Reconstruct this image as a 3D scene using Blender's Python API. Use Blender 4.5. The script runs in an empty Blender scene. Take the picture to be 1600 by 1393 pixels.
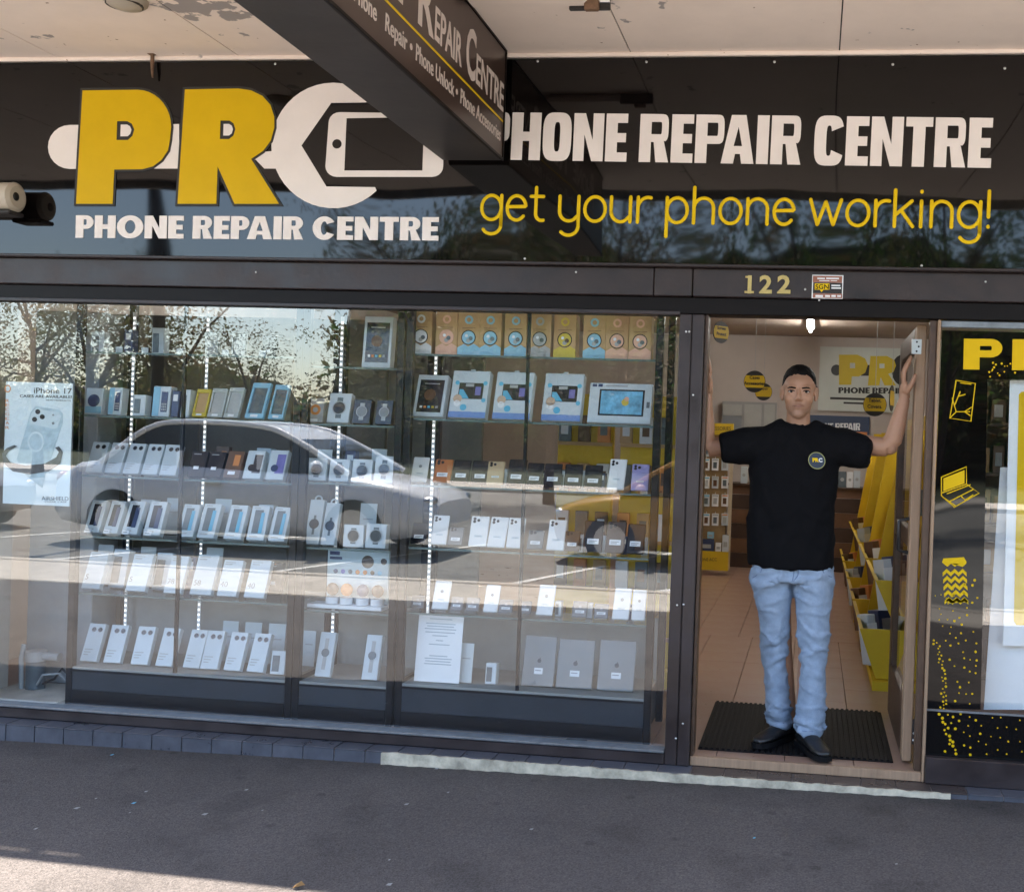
import bpy, bmesh, math, random
from mathutils import Vector, Matrix, Euler
random.seed(7)
R = math.radians
sc = bpy.context.scene
C = sc.collection

# ---------------------------------------------------------------- camera, sky, sun, exposure
F, CX, CY = 1700.0, 1061.0, 696.5            # focal length and principal point, in pixels of the 1600 x 1393 photograph
YAW, PITCH, ROLL = -.12224, -.00721, .03503
CAM = Vector((1.335, -4.743, 1.39))
_fwd = Vector((math.sin(YAW)*math.cos(PITCH), math.cos(YAW)*math.cos(PITCH), math.sin(PITCH)))
_r = Vector((math.cos(YAW), -math.sin(YAW), 0)); _u = _r.cross(_fwd)
RIGHT = math.cos(ROLL)*_r + math.sin(ROLL)*_u
UP = -math.sin(ROLL)*_r + math.cos(ROLL)*_u
cd = bpy.data.cameras.new('camera'); cam = bpy.data.objects.new('camera', cd); C.objects.link(cam)
cam.matrix_world = Matrix(((RIGHT.x, UP.x, -_fwd.x, CAM.x), (RIGHT.y, UP.y, -_fwd.y, CAM.y), (RIGHT.z, UP.z, -_fwd.z, CAM.z), (0, 0, 0, 1)))
cd.sensor_width = 36; cd.lens = F/1600*36; cd.shift_x = -(CX-800)/1600; cd.clip_start = .05; cd.clip_end = 600
sc.camera = cam

SUN_EL, SUN_AZ = R(64), R(24)                # the sun stands over the street, a little to the left
sd = Vector((-math.sin(SUN_AZ)*math.cos(SUN_EL), -math.cos(SUN_AZ)*math.cos(SUN_EL), math.sin(SUN_EL)))
w = bpy.data.worlds.new('World'); sc.world = w; w.use_nodes = True
nt = w.node_tree; bg = nt.nodes['Background']
sky = nt.nodes.new('ShaderNodeTexSky'); sky.sky_type = 'NISHITA'; sky.sun_disc = False
sky.sun_elevation = SUN_EL; sky.sun_rotation = math.atan2(sd.x, sd.y); sky.dust_density = .7; sky.air_density = 1.0
nt.links.new(sky.outputs[0], bg.inputs[0]); bg.inputs[1].default_value = .15
sl = bpy.data.lights.new('sun', 'SUN'); sl.energy = 5; sl.angle = R(.5); sl.color = (1, .93, .83)
so = bpy.data.objects.new('sun', sl); C.objects.link(so); so.location = (0, -20, 30)
so.rotation_euler = (-sd).to_track_quat('-Z', 'Y').to_euler()
sc.view_settings.view_transform = 'Standard'; sc.view_settings.look = 'None'
sc.view_settings.exposure = 2.3; sc.view_settings.gamma = 1; sc.view_settings.use_curve_mapping = False
sc.render.engine = 'CYCLES'
cy = sc.cycles; cy.max_bounces = 10; cy.diffuse_bounces = 5; cy.glossy_bounces = 4; cy.transmission_bounces = 4
cy.transparent_max_bounces = 24; cy.sample_clamp_indirect = 6; cy.caustics_reflective = False; cy.caustics_refractive = False
cy.use_denoising = True

# ---------------------------------------------------------------- helpers
def ray(px, py): return RIGHT*((px-CX)/F) - UP*((py-CY)/F) + _fwd
def at(px, py, Y=0.0):                       # pixel of the photograph -> point on the plane y = Y
    d = ray(px, py); return CAM + d*((Y-CAM.y)/d.y)
def atz(px, py, Z):
    d = ray(px, py); return CAM + d*((Z-CAM.z)/d.z)
def atx(px, py, X):
    d = ray(px, py); return CAM + d*((X-CAM.x)/d.x)

MATS = {}
def mat(name, rgb, rough=.5, metal=0, var=.12, scale=6, bump=0, bscale=60, spec=.5, rvar=0, emit=0, coat=0):
    if name in MATS: return MATS[name]
    m = bpy.data.materials.new(name); m.use_nodes = True; n = m.node_tree.nodes; l = m.node_tree.links
    b = n['Principled BSDF']; b.inputs['Roughness'].default_value = rough; b.inputs['Metallic'].default_value = metal
    b.inputs['Specular IOR Level'].default_value = spec; b.inputs['Coat Weight'].default_value = coat
    tc = n.new('ShaderNodeTexCoord')
    c = (rgb[0], rgb[1], rgb[2], 1)
    if var:
        no = n.new('ShaderNodeTexNoise'); no.inputs['Scale'].default_value = scale; no.inputs['Detail'].default_value = 6
        no.inputs['Roughness'].default_value = .65
        l.new(tc.outputs['Object'], no.inputs['Vector'])
        mr = n.new('ShaderNodeMapRange'); mr.inputs[1].default_value = .3; mr.inputs[2].default_value = .7
        mr.inputs[3].default_value = 1-var; mr.inputs[4].default_value = 1+var
        l.new(no.outputs[0], mr.inputs[0])
        mx = n.new('ShaderNodeMix'); mx.data_type = 'RGBA'; mx.blend_type = 'MULTIPLY'; mx.inputs[0].default_value = 1
        mx.inputs[6].default_value = c; l.new(mr.outputs[0], mx.inputs[7]); l.new(mx.outputs[2], b.inputs['Base Color'])
        if rvar:
            r2 = n.new('ShaderNodeMapRange'); r2.inputs[1].default_value = .3; r2.inputs[2].default_value = .7
            r2.inputs[3].default_value = max(0, rough-rvar); r2.inputs[4].default_value = min(1, rough+rvar)
            l.new(no.outputs[0], r2.inputs[0]); l.new(r2.outputs[0], b.inputs['Roughness'])
    else: b.inputs['Base Color'].default_value = c
    if bump:
        nb = n.new('ShaderNodeTexNoise'); nb.inputs['Scale'].default_value = bscale; nb.inputs['Detail'].default_value = 4
        l.new(tc.outputs['Object'], nb.inputs['Vector'])
        bp = n.new('ShaderNodeBump'); bp.inputs['Strength'].default_value = bump; bp.inputs['Distance'].default_value = .01
        l.new(nb.outputs[0], bp.inputs['Height']); l.new(bp.outputs[0], b.inputs['Normal'])
    if emit:
        b.inputs['Emission Color'].default_value = c; b.inputs['Emission Strength'].default_value = emit
    MATS[name] = m; return m

def link(name, me, parent=None, loc=None):
    o = bpy.data.objects.new(name, me); C.objects.link(o)
    if parent is not None: o.parent = parent
    if loc is not None: o.location = loc
    return o
def tag(o, label=None, cat=None, group=None, kind=None):
    if label: o['label'] = label
    if cat: o['category'] = cat
    if group: o['group'] = group
    if kind: o['kind'] = kind
    return o
def thing(name, label, cat, loc=(0, 0, 0), group=None, rz=0):
    o = bpy.data.objects.new(name, None); C.objects.link(o); o.location = loc; o.rotation_euler = (0, 0, rz); o.empty_display_size = .1
    return tag(o, label, cat, group)

class MB:
    def __init__(s): s.v = []; s.f = []; s.m = []; s.mats = []; s.smooth = []
    def mi(s, m):
        if m not in s.mats: s.mats.append(m)
        return s.mats.index(m)
    def add(s, vs, fs, m, smooth=False):
        k = len(s.v); s.v += [tuple(v) for v in vs]; i = s.mi(m)
        for f in fs: s.f.append([k+a for a in f]); s.m.append(i); s.smooth.append(smooth)
        return s
    def box(s, x0, x1, y0, y1, z0, z1, m, bev=0, mx=None):
        if bev:
            b = min(bev, (x1-x0)*.45, (y1-y0)*.45, (z1-z0)*.45)
            bm = bmesh.new(); bmesh.ops.create_cube(bm, size=1)
            for v in bm.verts: v.co = Vector(((x0+x1)/2+v.co.x*(x1-x0), (y0+y1)/2+v.co.y*(y1-y0), (z0+z1)/2+v.co.z*(z1-z0)))
            bmesh.ops.bevel(bm, geom=bm.edges[:], offset=b, segments=1, affect='EDGES', profile=.5)
            bm.verts.index_update(); vs = [v.co.copy() for v in bm.verts]; fs = [[v.index for v in f.verts] for f in bm.faces]; bm.free()
        else:
            vs = [Vector((x, y, z)) for x in (x0, x1) for y in (y0, y1) for z in (z0, z1)]
            fs = [(0, 1, 3, 2), (4, 6, 7, 5), (0, 4, 5, 1), (2, 3, 7, 6), (0, 2, 6, 4), (1, 5, 7, 3)]
        if mx is not None: vs = [mx @ v for v in vs]
        return s.add(vs, fs, m)
    def hexa(s, p8, m):          # 4 front points (bl, br, tr, tl) then 4 back points
        return s.add(p8, [(0, 1, 2, 3), (5, 4, 7, 6), (4, 0, 3, 7), (1, 5, 6, 2), (3, 2, 6, 7), (4, 5, 1, 0)], m)
    def cyl(s, p0, p1, r0, m, r1=None, n=12, caps=True, sq=1.0):
        p0, p1 = Vector(p0), Vector(p1); r1 = r0 if r1 is None else r1
        d = (p1-p0).normalized(); a = d.orthogonal().normalized(); b = d.cross(a)
        vs = [p0+(a*math.cos(t)+b*math.sin(t)*sq)*r0 for t in [2*math.pi*i/n for i in range(n)]] + \
             [p1+(a*math.cos(t)+b*math.sin(t)*sq)*r1 for t in [2*math.pi*i/n for i in range(n)]]
        s.add(vs, [(i, (i+1) % n, n+(i+1) % n, n+i) for i in range(n)], m, True)
        if caps: s.add(vs, [list(range(n))[::-1], list(range(n, 2*n))], m)
        return s
    def tube(s, pts, r, m, n=8):
        pts = [Vector(p) for p in pts]; rings = []; prev = None
        rr = r if isinstance(r, (list, tuple)) else [r]*len(pts)
        for i, p in enumerate(pts):
            d = (pts[min(i+1, len(pts)-1)]-pts[max(i-1, 0)]).normalized()
            a = d.orthogonal().normalized() if prev is None else (prev-d*prev.dot(d)).normalized()
            prev = a; b = d.cross(a)
            rings.append([p+(a*math.cos(2*math.pi*k/n)+b*math.sin(2*math.pi*k/n))*rr[i] for k in range(n)])
        vs = [v for g in rings for v in g]; fs = []
        for i in range(len(pts)-1):
            for k in range(n): fs.append((i*n+k, i*n+(k+1) % n, (i+1)*n+(k+1) % n, (i+1)*n+k))
        s.add(vs, fs, m, True); s.add(rings[0], [list(range(n))[::-1]], m); s.add(rings[-1], [list(range(n))], m)
        return s
    def ball(s, c, r, m, nu=14, nv=10, mx=None):
        c = Vector(c); r = Vector((r, r, r)) if not hasattr(r, '__len__') else Vector(r)
        vs = []
        for j in range(nv+1):
            th = math.pi*j/nv
            for i in range(nu):
                ph = 2*math.pi*i/nu; v = Vector((math.sin(th)*math.cos(ph)*r.x, math.sin(th)*math.sin(ph)*r.y, math.cos(th)*r.z))
                if mx is not None: v = mx @ v
                vs.append(c+v)
        fs = []
        for j in range(nv):
            for i in range(nu):
                q = (j*nu+i, (j+1)*nu+i, (j+1)*nu+(i+1) % nu, j*nu+(i+1) % nu)
                if j == 0: q = (q[0], q[1], q[2])
                elif j == nv-1: q = (q[0], q[1], q[3])
                fs.append(q)
        return s.add(vs, fs, m, True)
    def mesh(s, name):
        me = bpy.data.meshes.new(name); me.from_pydata(s.v, [], s.f)
        for m in s.mats: me.materials.append(m)
        me.polygons.foreach_set('material_index', s.m); me.polygons.foreach_set('use_smooth', s.smooth)
        me.update(); return me
    def build(s, name, parent=None, loc=None): return link(name, s.mesh(name), parent, loc)

def copy_tree(o, parent=None):
    c = o.copy(); C.objects.link(c); c.parent = parent
    for ch in list(o.children): copy_tree(ch, c)
    return c

# flat shapes: closed contours (x right, y up) filled with holes, given a small thickness, standing on the plane y = Y and facing the street
def flat_mesh(contours, m, thick=.002, offset=0.0, name='shape'):
    cu = bpy.data.curves.new(name, 'CURVE'); cu.dimensions = '2D'; cu.fill_mode = 'BOTH'; cu.extrude = thick/2; cu.offset = offset
    for ct in contours:
        sp = cu.splines.new('POLY'); sp.points.add(len(ct)-1); sp.use_cyclic_u = True
        for p, q in zip(sp.points, ct): p.co = (q[0], q[1], 0, 1)
    ob = bpy.data.objects.new(name, cu); me = bpy.data.meshes.new_from_object(ob)
    bpy.data.objects.remove(ob); bpy.data.curves.remove(cu)
    me.materials.clear(); me.materials.append(m); me.name = name
    return me
def stand(me, org, ax=(1, 0, 0), up=(0, 0, 1)):      # lays a flat mesh into the world: x -> ax, y -> up, z -> towards the viewer
    ax, up = Vector(ax).normalized(), Vector(up).normalized(); nz = ax.cross(up)
    me.transform(Matrix(((ax.x, up.x, nz.x, org[0]), (ax.y, up.y, nz.y, org[1]), (ax.z, up.z, nz.z, org[2]), (0, 0, 0, 1)))); me.update(); return me
def px_shape(name, cts, Y, m, parent, thick=.002, offset=0.0):   # contours in photograph pixels, built on the plane y = Y
    con = [[(p.x, p.z) for p in (at(a, b, Y) for a, b in ct)] for ct in cts]
    me = flat_mesh(con, m, thick, offset, name)
    stand(me, (0, Y, 0)); return link(name, me, parent)
def arc(cx, cy, rx, ry, a0, a1, n=14, p=2.0):
    out = []
    for i in range(n+1):
        t = R(a0+(a1-a0)*i/n); c, s = math.cos(t), math.sin(t)
        out.append((cx+rx*math.copysign(abs(c)**(2/p), c), cy+ry*math.copysign(abs(s)**(2/p), s)))
    return out
def rrect(x0, y0, x1, y1, r, n=5):
    return arc(x1-r, y1-r, r, r, 0, 90, n)+arc(x0+r, y1-r, r, r, 90, 180, n)+arc(x0+r, y0+r, r, r, 180, 270, n)+arc(x1-r, y0+r, r, r, 270, 360, n)
def glyph(ch, w, s, t, p):
    if ch == 'I': return [[(0, 0), (w, 0), (w, 1), (0, 1)]]
    if ch == 'H': a = .5-t/2; b = .5+t/2; return [[(0, 0), (s, 0), (s, a), (w-s, a), (w-s, 0), (w, 0), (w, 1), (w-s, 1), (w-s, b), (s, b), (s, 1), (0, 1)]]
    if ch == 'E': a = .5-t/2; b = .5+t/2; return [[(0, 0), (w, 0), (w, t), (s, t), (s, a), (w*.94, a), (w*.94, b), (s, b), (s, 1-t), (w, 1-t), (w, 1), (0, 1)]]
    if ch == 'T': a = (w-s)/2; return [[(a, 0), (a+s, 0), (a+s, 1-t), (w, 1-t), (w, 1), (0, 1), (0, 1-t), (a, 1-t)]]
    if ch == 'N': return [[(0, 0), (s*.95, 0), (s*.95, .56), (w-s, 0), (w, 0), (w, 1), (w-s*.95, 1), (w-s*.95, .44), (s, 1), (0, 1)]]
    if ch == 'A':
        k = s*1.05; c = w/2
        return [[(0, 0), (k, 0), (k+.05*w, .2), (w-k-.05*w, .2), (w-k, 0), (w, 0), (c+s*.62, 1), (c-s*.62, 1)], [(c-w*.13, .36), (c+w*.13, .36), (c, .76)]]
    if ch == 'O': return [arc(w/2, .5, w/2, .51, 0, 352, 44, p), arc(w/2, .5, w/2-s, .5-t, 0, 350, 36, p)]
    if ch == 'C':
        a0 = 32 if p < 3 else 22
        o = arc(w/2, .5, w/2, .51, a0, 360-a0, 40, p); i = arc(w/2, .5, w/2-s, .5-t, 360-a0*1.15, a0*1.15, 34, p)
        return [o+i]
    if ch in 'PR':
        y0 = .40 if ch == 'P' else .42; ry = (1-y0)/2; cy_ = y0+ry; rx = min(ry*1.0, (w-s)*.75)*(1 if p < 3 else .6)
        bw = w if ch == 'P' else w*.97
        bowl = arc(bw-rx, cy_, rx, ry, 90, -90, 20, p)
        hole = [(s, cy_-ry+t*.85), (s, cy_+ry-t*.85)] + arc(bw-rx, cy_, max(rx-s*.85, .03), ry-t*.85, 90, -90, 14, p)
        if ch == 'P': return [[(0, 0), (0, 1)]+bowl+[(s, y0), (s, 0)], hole]
        return [[(0, 0), (0, 1)]+bowl[:-3]+[(bw-rx*.55, y0+.03), (w, 0), (w-s*1.1, 0), (s+(w-2*s)*.42, y0-.0), (s, y0), (s, 0)], hole]
FAT = dict(s=.30, t=.205, p=2.0, sp=.055, word=.34, P=.68, H=.80, O=1.0, N=.84, E=.58, R=.74, A=.92, I=.30, C=.84, T=.68)
SLAB = dict(s=.25, t=.19, p=3.6, sp=.05, word=.27, P=.61, H=.65, O=.63, N=.66, E=.47, R=.64, A=.70, I=.25, C=.61, T=.55)
def glyph_run(text, font, p0, p1, cap, Y, m, parent, name='letter', thick=.003):
    """heavy capitals between the baseline pixels p0 and p1, cap height in pixels, each letter a mesh of its own"""
    a, b = at(*p0, Y), at(*p1, Y); up = at(p0[0], p0[1]-cap, Y)-a; h = up.length
    adv = 0; lay = []
    for ch in text:
        if ch == ' ': adv += font['word']-font['sp']; continue
        if ch == 'A' and lay and lay[-1][0] == 'P': adv -= font['A']*.14
        lay.append((ch, adv)); adv += font[ch]+font['sp']
    adv -= font['sp']; d = b-a; sx = d.length/adv; dx = d.normalized(); upv = Vector((0, 0, 1))
    for ch, x in lay:
        g = [[(q[0]*sx, q[1]*h) for q in ct] for ct in glyph(ch, font[ch], font['s'], font['t'], font['p'])]
        me = flat_mesh(g, m, thick, 0, name)
        stand(me, a+dx*(x*sx), (dx.x, 0, dx.z), (-dx.z, 0, dx.x)); link(name, me, parent)
def strokes(name, polys, r, m, parent, flat=.25, closed=None):
    """round-ended pen strokes; polys are lists of world points on a plane y = const"""
    mb = MB(); Y = polys[0][0][1]
    for ps in polys:
        mb.tube(ps, r, m, 8)
        for e in (ps[0], ps[-1]): mb.ball(e, r*.995, m, 8, 6)
    mb.v = [(x, Y+(y-Y)*flat, z) for x, y, z in mb.v]
    return mb.build(name, parent)
def text_mesh(s, m, size=1.0, offset=0, thick=.0015, align='LEFT', squeeze=1.0, spacing=1.0):
    cu = bpy.data.curves.new('text', 'FONT'); cu.body = s; cu.size = size; cu.offset = offset; cu.extrude = thick/2; cu.align_x = align
    cu.space_character = spacing; cu.resolution_u = 3
    ob = bpy.data.objects.new('text', cu); me = bpy.data.meshes.new_from_object(ob); bpy.data.objects.remove(ob); bpy.data.curves.remove(cu)
    me.materials.clear(); me.materials.append(m); me.name = 'text'
    if squeeze != 1: me.transform(Matrix.Diagonal((squeeze, 1, 1, 1)))
    return me
def px_text(s, p0, p1, cap, Y, m, parent, name='lettering', offset=0, thick=.0012):
    """a line of small print from baseline pixel p0 to p1 with the given cap height in pixels"""
    a, b = at(*p0, Y), at(*p1, Y); h = (at(p0[0], p0[1]-cap, Y)-a).length
    me = text_mesh(s, m, h/.73, offset*h, thick)
    xs = [v.co.x for v in me.vertices]; W = max(xs)-min(xs); k = (b-a).length/W
    me.transform(Matrix.Translation((-min(xs), 0, 0))); me.transform(Matrix.Diagonal((k, 1, 1, 1)))
    d = (b-a).normalized(); stand(me, a, (d.x, 0, d.z), (-d.z, 0, d.x))
    return link(name, me, parent)
def px_box(mb, x0, y0, x1, y1, Y0, Y1, m, bev=0):     # box whose front face (plane y = Y0) covers the pixel rectangle
    a, b = at(x0, y1, Y0), at(x1, y0, Y0)
    return mb.box(min(a.x, b.x), max(a.x, b.x), min(Y0, Y1), max(Y0, Y1), min(a.z, b.z), max(a.z, b.z), m, bev)
ORD = ['first', 'second', 'third', 'fourth', 'fifth', 'sixth', 'seventh', 'eighth', 'ninth', 'tenth', 'eleventh', 'twelfth', 'thirteenth', 'fourteenth']
# ---------------------------------------------------------------- materials
def asphalt_mat(name, base, speck, scale, stain=True):
    m = mat(name, base, .85, var=.2, scale=1.1, bump=.6, bscale=170)
    n, l = m.node_tree.nodes, m.node_tree.links; b = n['Principled BSDF']
    src = b.inputs['Base Color'].links[0].from_socket
    tc = [x for x in n if x.type == 'TEX_COORD'][0]
    v = n.new('ShaderNodeTexVoronoi'); v.inputs['Scale'].default_value = scale; l.new(tc.outputs['Object'], v.inputs['Vector'])
    rp = n.new('ShaderNodeMapRange'); rp.inputs[1].default_value = 0; rp.inputs[2].default_value = 1; rp.inputs[3].default_value = 1-speck; rp.inputs[4].default_value = 1+speck
    l.new(v.outputs['Color'], rp.inputs[0])
    mx = n.new('ShaderNodeMix'); mx.data_type = 'RGBA'; mx.blend_type = 'MULTIPLY'; mx.inputs[0].default_value = 1
    l.new(src, mx.inputs[6]); l.new(rp.outputs[0], mx.inputs[7]); out = mx.outputs[2]
    if stain:                                  # dark gum and grease spots
        n2 = n.new('ShaderNodeTexNoise'); n2.inputs['Scale'].default_value = 3.3; n2.inputs['Detail'].default_value = 3
        l.new(tc.outputs['Object'], n2.inputs['Vector'])
        r2 = n.new('ShaderNodeMapRange'); r2.inputs[1].default_value = .57; r2.inputs[2].default_value = .66; r2.inputs[3].default_value = 1; r2.inputs[4].default_value = .78
        l.new(n2.outputs[0], r2.inputs[0])
        v2 = n.new('ShaderNodeTexVoronoi'); v2.inputs['Scale'].default_value = 4.2; l.new(tc.outputs['Object'], v2.inputs['Vector'])
        r3 = n.new('ShaderNodeMapRange'); r3.inputs[1].default_value = .07; r3.inputs[2].default_value = .11; r3.inputs[3].default_value = .66; r3.inputs[4].default_value = 1
        l.new(v2.outputs['Distance'], r3.inputs[0])
        mu = n.new('ShaderNodeMath'); mu.operation = 'MULTIPLY'; l.new(r2.outputs[0], mu.inputs[0]); l.new(r3.outputs[0], mu.inputs[1])
        m3 = n.new('ShaderNodeMix'); m3.data_type = 'RGBA'; m3.blend_type = 'MULTIPLY'; m3.inputs[0].default_value = 1
        l.new(out, m3.inputs[6]); l.new(mu.outputs[0], m3.inputs[7]); out = m3.outputs[2]
    l.new(out, b.inputs['Base Color']); return m
asph = asphalt_mat('pavement_asphalt', (.093, .080, .074), .45, 170)
road_m = asphalt_mat('road_asphalt', (.22, .215, .20), .3, 120)
conc = mat('kerb_concrete', (.56, .51, .44), .85, var=.2, scale=5, bump=.3, bscale=90)
gloss_black = mat('gloss_black_panel', (.0035, .0028, .0028), .03, var=.25, scale=2, spec=.45)
n, l = gloss_black.node_tree.nodes, gloss_black.node_tree.links           # the panel is a little buckled: stretched, wavy reflections
tc = [x for x in n if x.type == 'TEX_COORD'][0]; mp = n.new('ShaderNodeMapping'); mp.inputs['Scale'].default_value = (1.5, 1, .55)
nb = n.new('ShaderNodeTexNoise'); nb.inputs['Scale'].default_value = 1.25; nb.inputs['Detail'].default_value = .4
bp = n.new('ShaderNodeBump'); bp.inputs['Strength'].default_value = 1; bp.inputs['Distance'].default_value = .012
l.new(tc.outputs['Object'], mp.inputs[0]); l.new(mp.outputs[0], nb.inputs['Vector']); l.new(nb.outputs[0], bp.inputs['Height']); l.new(bp.outputs[0], n['Principled BSDF'].inputs['Normal'])
vin_white = mat('white_vinyl', (.82, .77, .75), .4, var=.04, spec=.2)
vin_yellow = mat('yellow_vinyl', (.66, .43, .006), .4, var=.05, spec=.15)
vin_tag = mat('yellow_lettering', (.76, .52, .008), .4, var=.04, spec=.15)
brown_al = mat('brown_painted_metal', (.027, .0185, .0185), .4, 0, var=.3, scale=7, bump=.08, bscale=40, rvar=.12)
brown_dk = mat('dark_brown_metal', (.004, .0022, .0020), .45, 0, var=.25, scale=6, spec=.2)
silver = mat('worn_aluminium', (.22, .24, .26), .4, .6, var=.25, scale=20)
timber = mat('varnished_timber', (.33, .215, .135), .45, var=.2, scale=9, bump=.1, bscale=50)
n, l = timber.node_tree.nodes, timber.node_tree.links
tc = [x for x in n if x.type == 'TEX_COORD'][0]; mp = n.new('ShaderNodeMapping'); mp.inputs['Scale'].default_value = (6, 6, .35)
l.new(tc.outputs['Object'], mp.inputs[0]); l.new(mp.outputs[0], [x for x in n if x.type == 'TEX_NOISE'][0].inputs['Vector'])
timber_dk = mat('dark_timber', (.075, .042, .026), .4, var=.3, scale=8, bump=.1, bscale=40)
soffit_m = mat('soffit_paint', (.88, .775, .70), .8, var=.05, scale=2.5, bump=.05, bscale=30)
grey_dark = mat('charcoal_sheet', (.020, .017, .016), .55, 0, var=.25, scale=5, bump=.06, bscale=30)
tile_blue = mat('glazed_riser_tile', (.085, .088, .105), .35, var=.3, scale=7, bump=.12, bscale=40, rvar=.12)
tile_brown = mat('glazed_step_tile', (.055, .042, .038), .3, var=.3, scale=7, bump=.1, bscale=40, rvar=.1)
grout = mat('grout', (.30, .27, .25), .9, var=.2, scale=20)
cream = mat('worn_cream_paint', (.50, .445, .335), .75, var=.45, scale=11, bump=.3, bscale=60)
floor_t = mat('terracotta_floor_tile', (.325, .205, .148), .34, var=.09, scale=3, rvar=.1)
floor_g = mat('floor_joint', (.10, .065, .045), .9)
wall_in = mat('interior_wall_paint', (.50, .445, .405), .8, var=.06, scale=2)
ceil_in = mat('interior_ceiling_paint', (.42, .34, .28), .8, var=.06, scale=2)
white_p = mat('white_card', (.74, .77, .80), .5, var=.04, scale=5)
black_m = mat('black_plastic', (.008, .008, .009), .4, var=.2)
black_fr = mat('black_cabinet_frame', (.003, .004, .007), .3, 0, var=.25, scale=5, spec=.3)
steel = mat('bright_steel', (.6, .6, .6), .3, .9, var=.1, scale=20)
print_blk = mat('black_print', (.015, .014, .014), .5, var=.05)
print_gry = mat('grey_print', (.22, .24, .26), .5, var=.05)
rub = mat('black_rubber', (.006, .006, .007), .6, var=.25, scale=30, bump=.15, bscale=80, spec=.12)
led_m = mat('led_white', (1, 1, 1), .5, var=0, emit=.35)

def glass_mat(name, ior, tint=(.93, .96, .96), back=.07):
    """window glass: clear, with a mirror-like reflection that grows towards grazing angles"""
    m = bpy.data.materials.new(name); m.use_nodes = True; n, l = m.node_tree.nodes, m.node_tree.links; n.remove(n['Principled BSDF'])
    tr = n.new('ShaderNodeBsdfTransparent'); tr.inputs[0].default_value = (*tint, 1)
    gl = n.new('ShaderNodeBsdfGlossy'); gl.inputs['Roughness'].default_value = 0; gl.inputs[0].default_value = (1, 1, 1, 1)
    fr = n.new('ShaderNodeFresnel'); fr.inputs[0].default_value = ior; ge = n.new('ShaderNodeNewGeometry')
    mf = n.new('ShaderNodeMix'); mf.inputs[3].default_value = back
    l.new(ge.outputs['Backfacing'], mf.inputs[0]); l.new(fr.outputs[0], mf.inputs[2])
    mx = n.new('ShaderNodeMixShader'); l.new(mf.outputs[0], mx.inputs[0]); l.new(tr.outputs[0], mx.inputs[1]); l.new(gl.outputs[0], mx.inputs[2])
    l.new(mx.outputs[0], n['Material Output'].inputs[0]); MATS[name] = m; return m
win_glass = glass_mat('window_glass', 2.05)
case_glass = glass_mat('showcase_glass', 1.35, (.97, .985, .985), .03)
clear = glass_mat('clear_inner_face', 1.0, (1, 1, 1), 0.0)
def glass_pane(name, x0, x1, y, z0, z1, parent, m=None, th=.006):
    mb = MB(); m = m or win_glass
    mb.add([(x0, y, z0), (x1, y, z0), (x1, y, z1), (x0, y, z1)], [(0, 1, 2, 3)], m)
    mb.add([(x0, y+th, z0), (x1, y+th, z0), (x1, y+th, z1), (x0, y+th, z1)], [(3, 2, 1, 0)], clear)
    mb.add([(x0, y, z0), (x0, y+th, z0), (x0, y+th, z1), (x0, y, z1), (x1, y, z0), (x1, y+th, z0), (x1, y+th, z1), (x1, y, z1)],
           [(3, 2, 1, 0), (4, 5, 6, 7), (0, 1, 5, 4), (2, 3, 7, 6)], clear)
    return mb.build(name, parent)

# ---------------------------------------------------------------- ground
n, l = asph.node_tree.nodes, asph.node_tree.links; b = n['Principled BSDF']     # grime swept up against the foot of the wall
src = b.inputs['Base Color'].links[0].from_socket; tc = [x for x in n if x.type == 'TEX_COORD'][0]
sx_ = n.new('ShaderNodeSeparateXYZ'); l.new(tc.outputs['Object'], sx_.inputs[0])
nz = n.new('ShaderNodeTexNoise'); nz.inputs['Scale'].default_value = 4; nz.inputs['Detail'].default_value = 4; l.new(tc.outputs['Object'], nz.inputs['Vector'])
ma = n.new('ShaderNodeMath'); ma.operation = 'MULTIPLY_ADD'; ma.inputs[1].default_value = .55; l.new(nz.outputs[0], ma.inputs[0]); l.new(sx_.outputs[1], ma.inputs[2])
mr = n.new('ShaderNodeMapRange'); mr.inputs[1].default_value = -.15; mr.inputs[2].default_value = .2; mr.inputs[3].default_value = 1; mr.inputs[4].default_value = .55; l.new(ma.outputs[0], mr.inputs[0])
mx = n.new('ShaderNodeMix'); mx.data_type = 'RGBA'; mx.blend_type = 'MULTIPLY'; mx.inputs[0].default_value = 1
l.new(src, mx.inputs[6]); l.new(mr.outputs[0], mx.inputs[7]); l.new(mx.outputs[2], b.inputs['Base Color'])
def pz(x): return -.115+.0125*(max(-3.2, min(3.2, x))+2.5)     # the pavement rises a little from left to right
xs = [-40, -20, -10, -6]+[-3.2+.2*i for i in range(33)]+[6, 10, 20, 40]; ys = [-4.40+.2*i for i in range(23)]+[.12]
mb = MB(); vs = [(x, y, pz(x)+(random.uniform(-.0012, .0012) if abs(x) < 3 else 0)) for y in ys for x in xs]; nx = len(xs)
mb.add(vs, [(j*nx+i, j*nx+i+1, (j+1)*nx+i+1, (j+1)*nx+i) for j in range(len(ys)-1) for i in range(nx-1)], asph, True)
tag(mb.build('pavement'), kind='structure')
mb = MB(); mb.box(-40, 40, -5.60, -4.402, -.6, -.112, conc, .01); tag(mb.build('concrete_footpath'), kind='structure')
mb = MB(); mb.box(-40, 40, -5.76, -5.602, -.6, -.10, conc, .02); kerb = mb.build('kerb'); tag(kerb, kind='structure')
mb = MB(); mb.box(-40, 40, -6.2, -5.762, -.6, -.238, conc); tag(mb.build('gutter'), kind='structure')
mb = MB(); mb.add([(-90, -24, -.25), (90, -24, -.25), (90, -5.4, -.25), (-90, -5.4, -.25)], [(0, 1, 2, 3)], road_m); road = tag(mb.build('road'), kind='structure')
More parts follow.
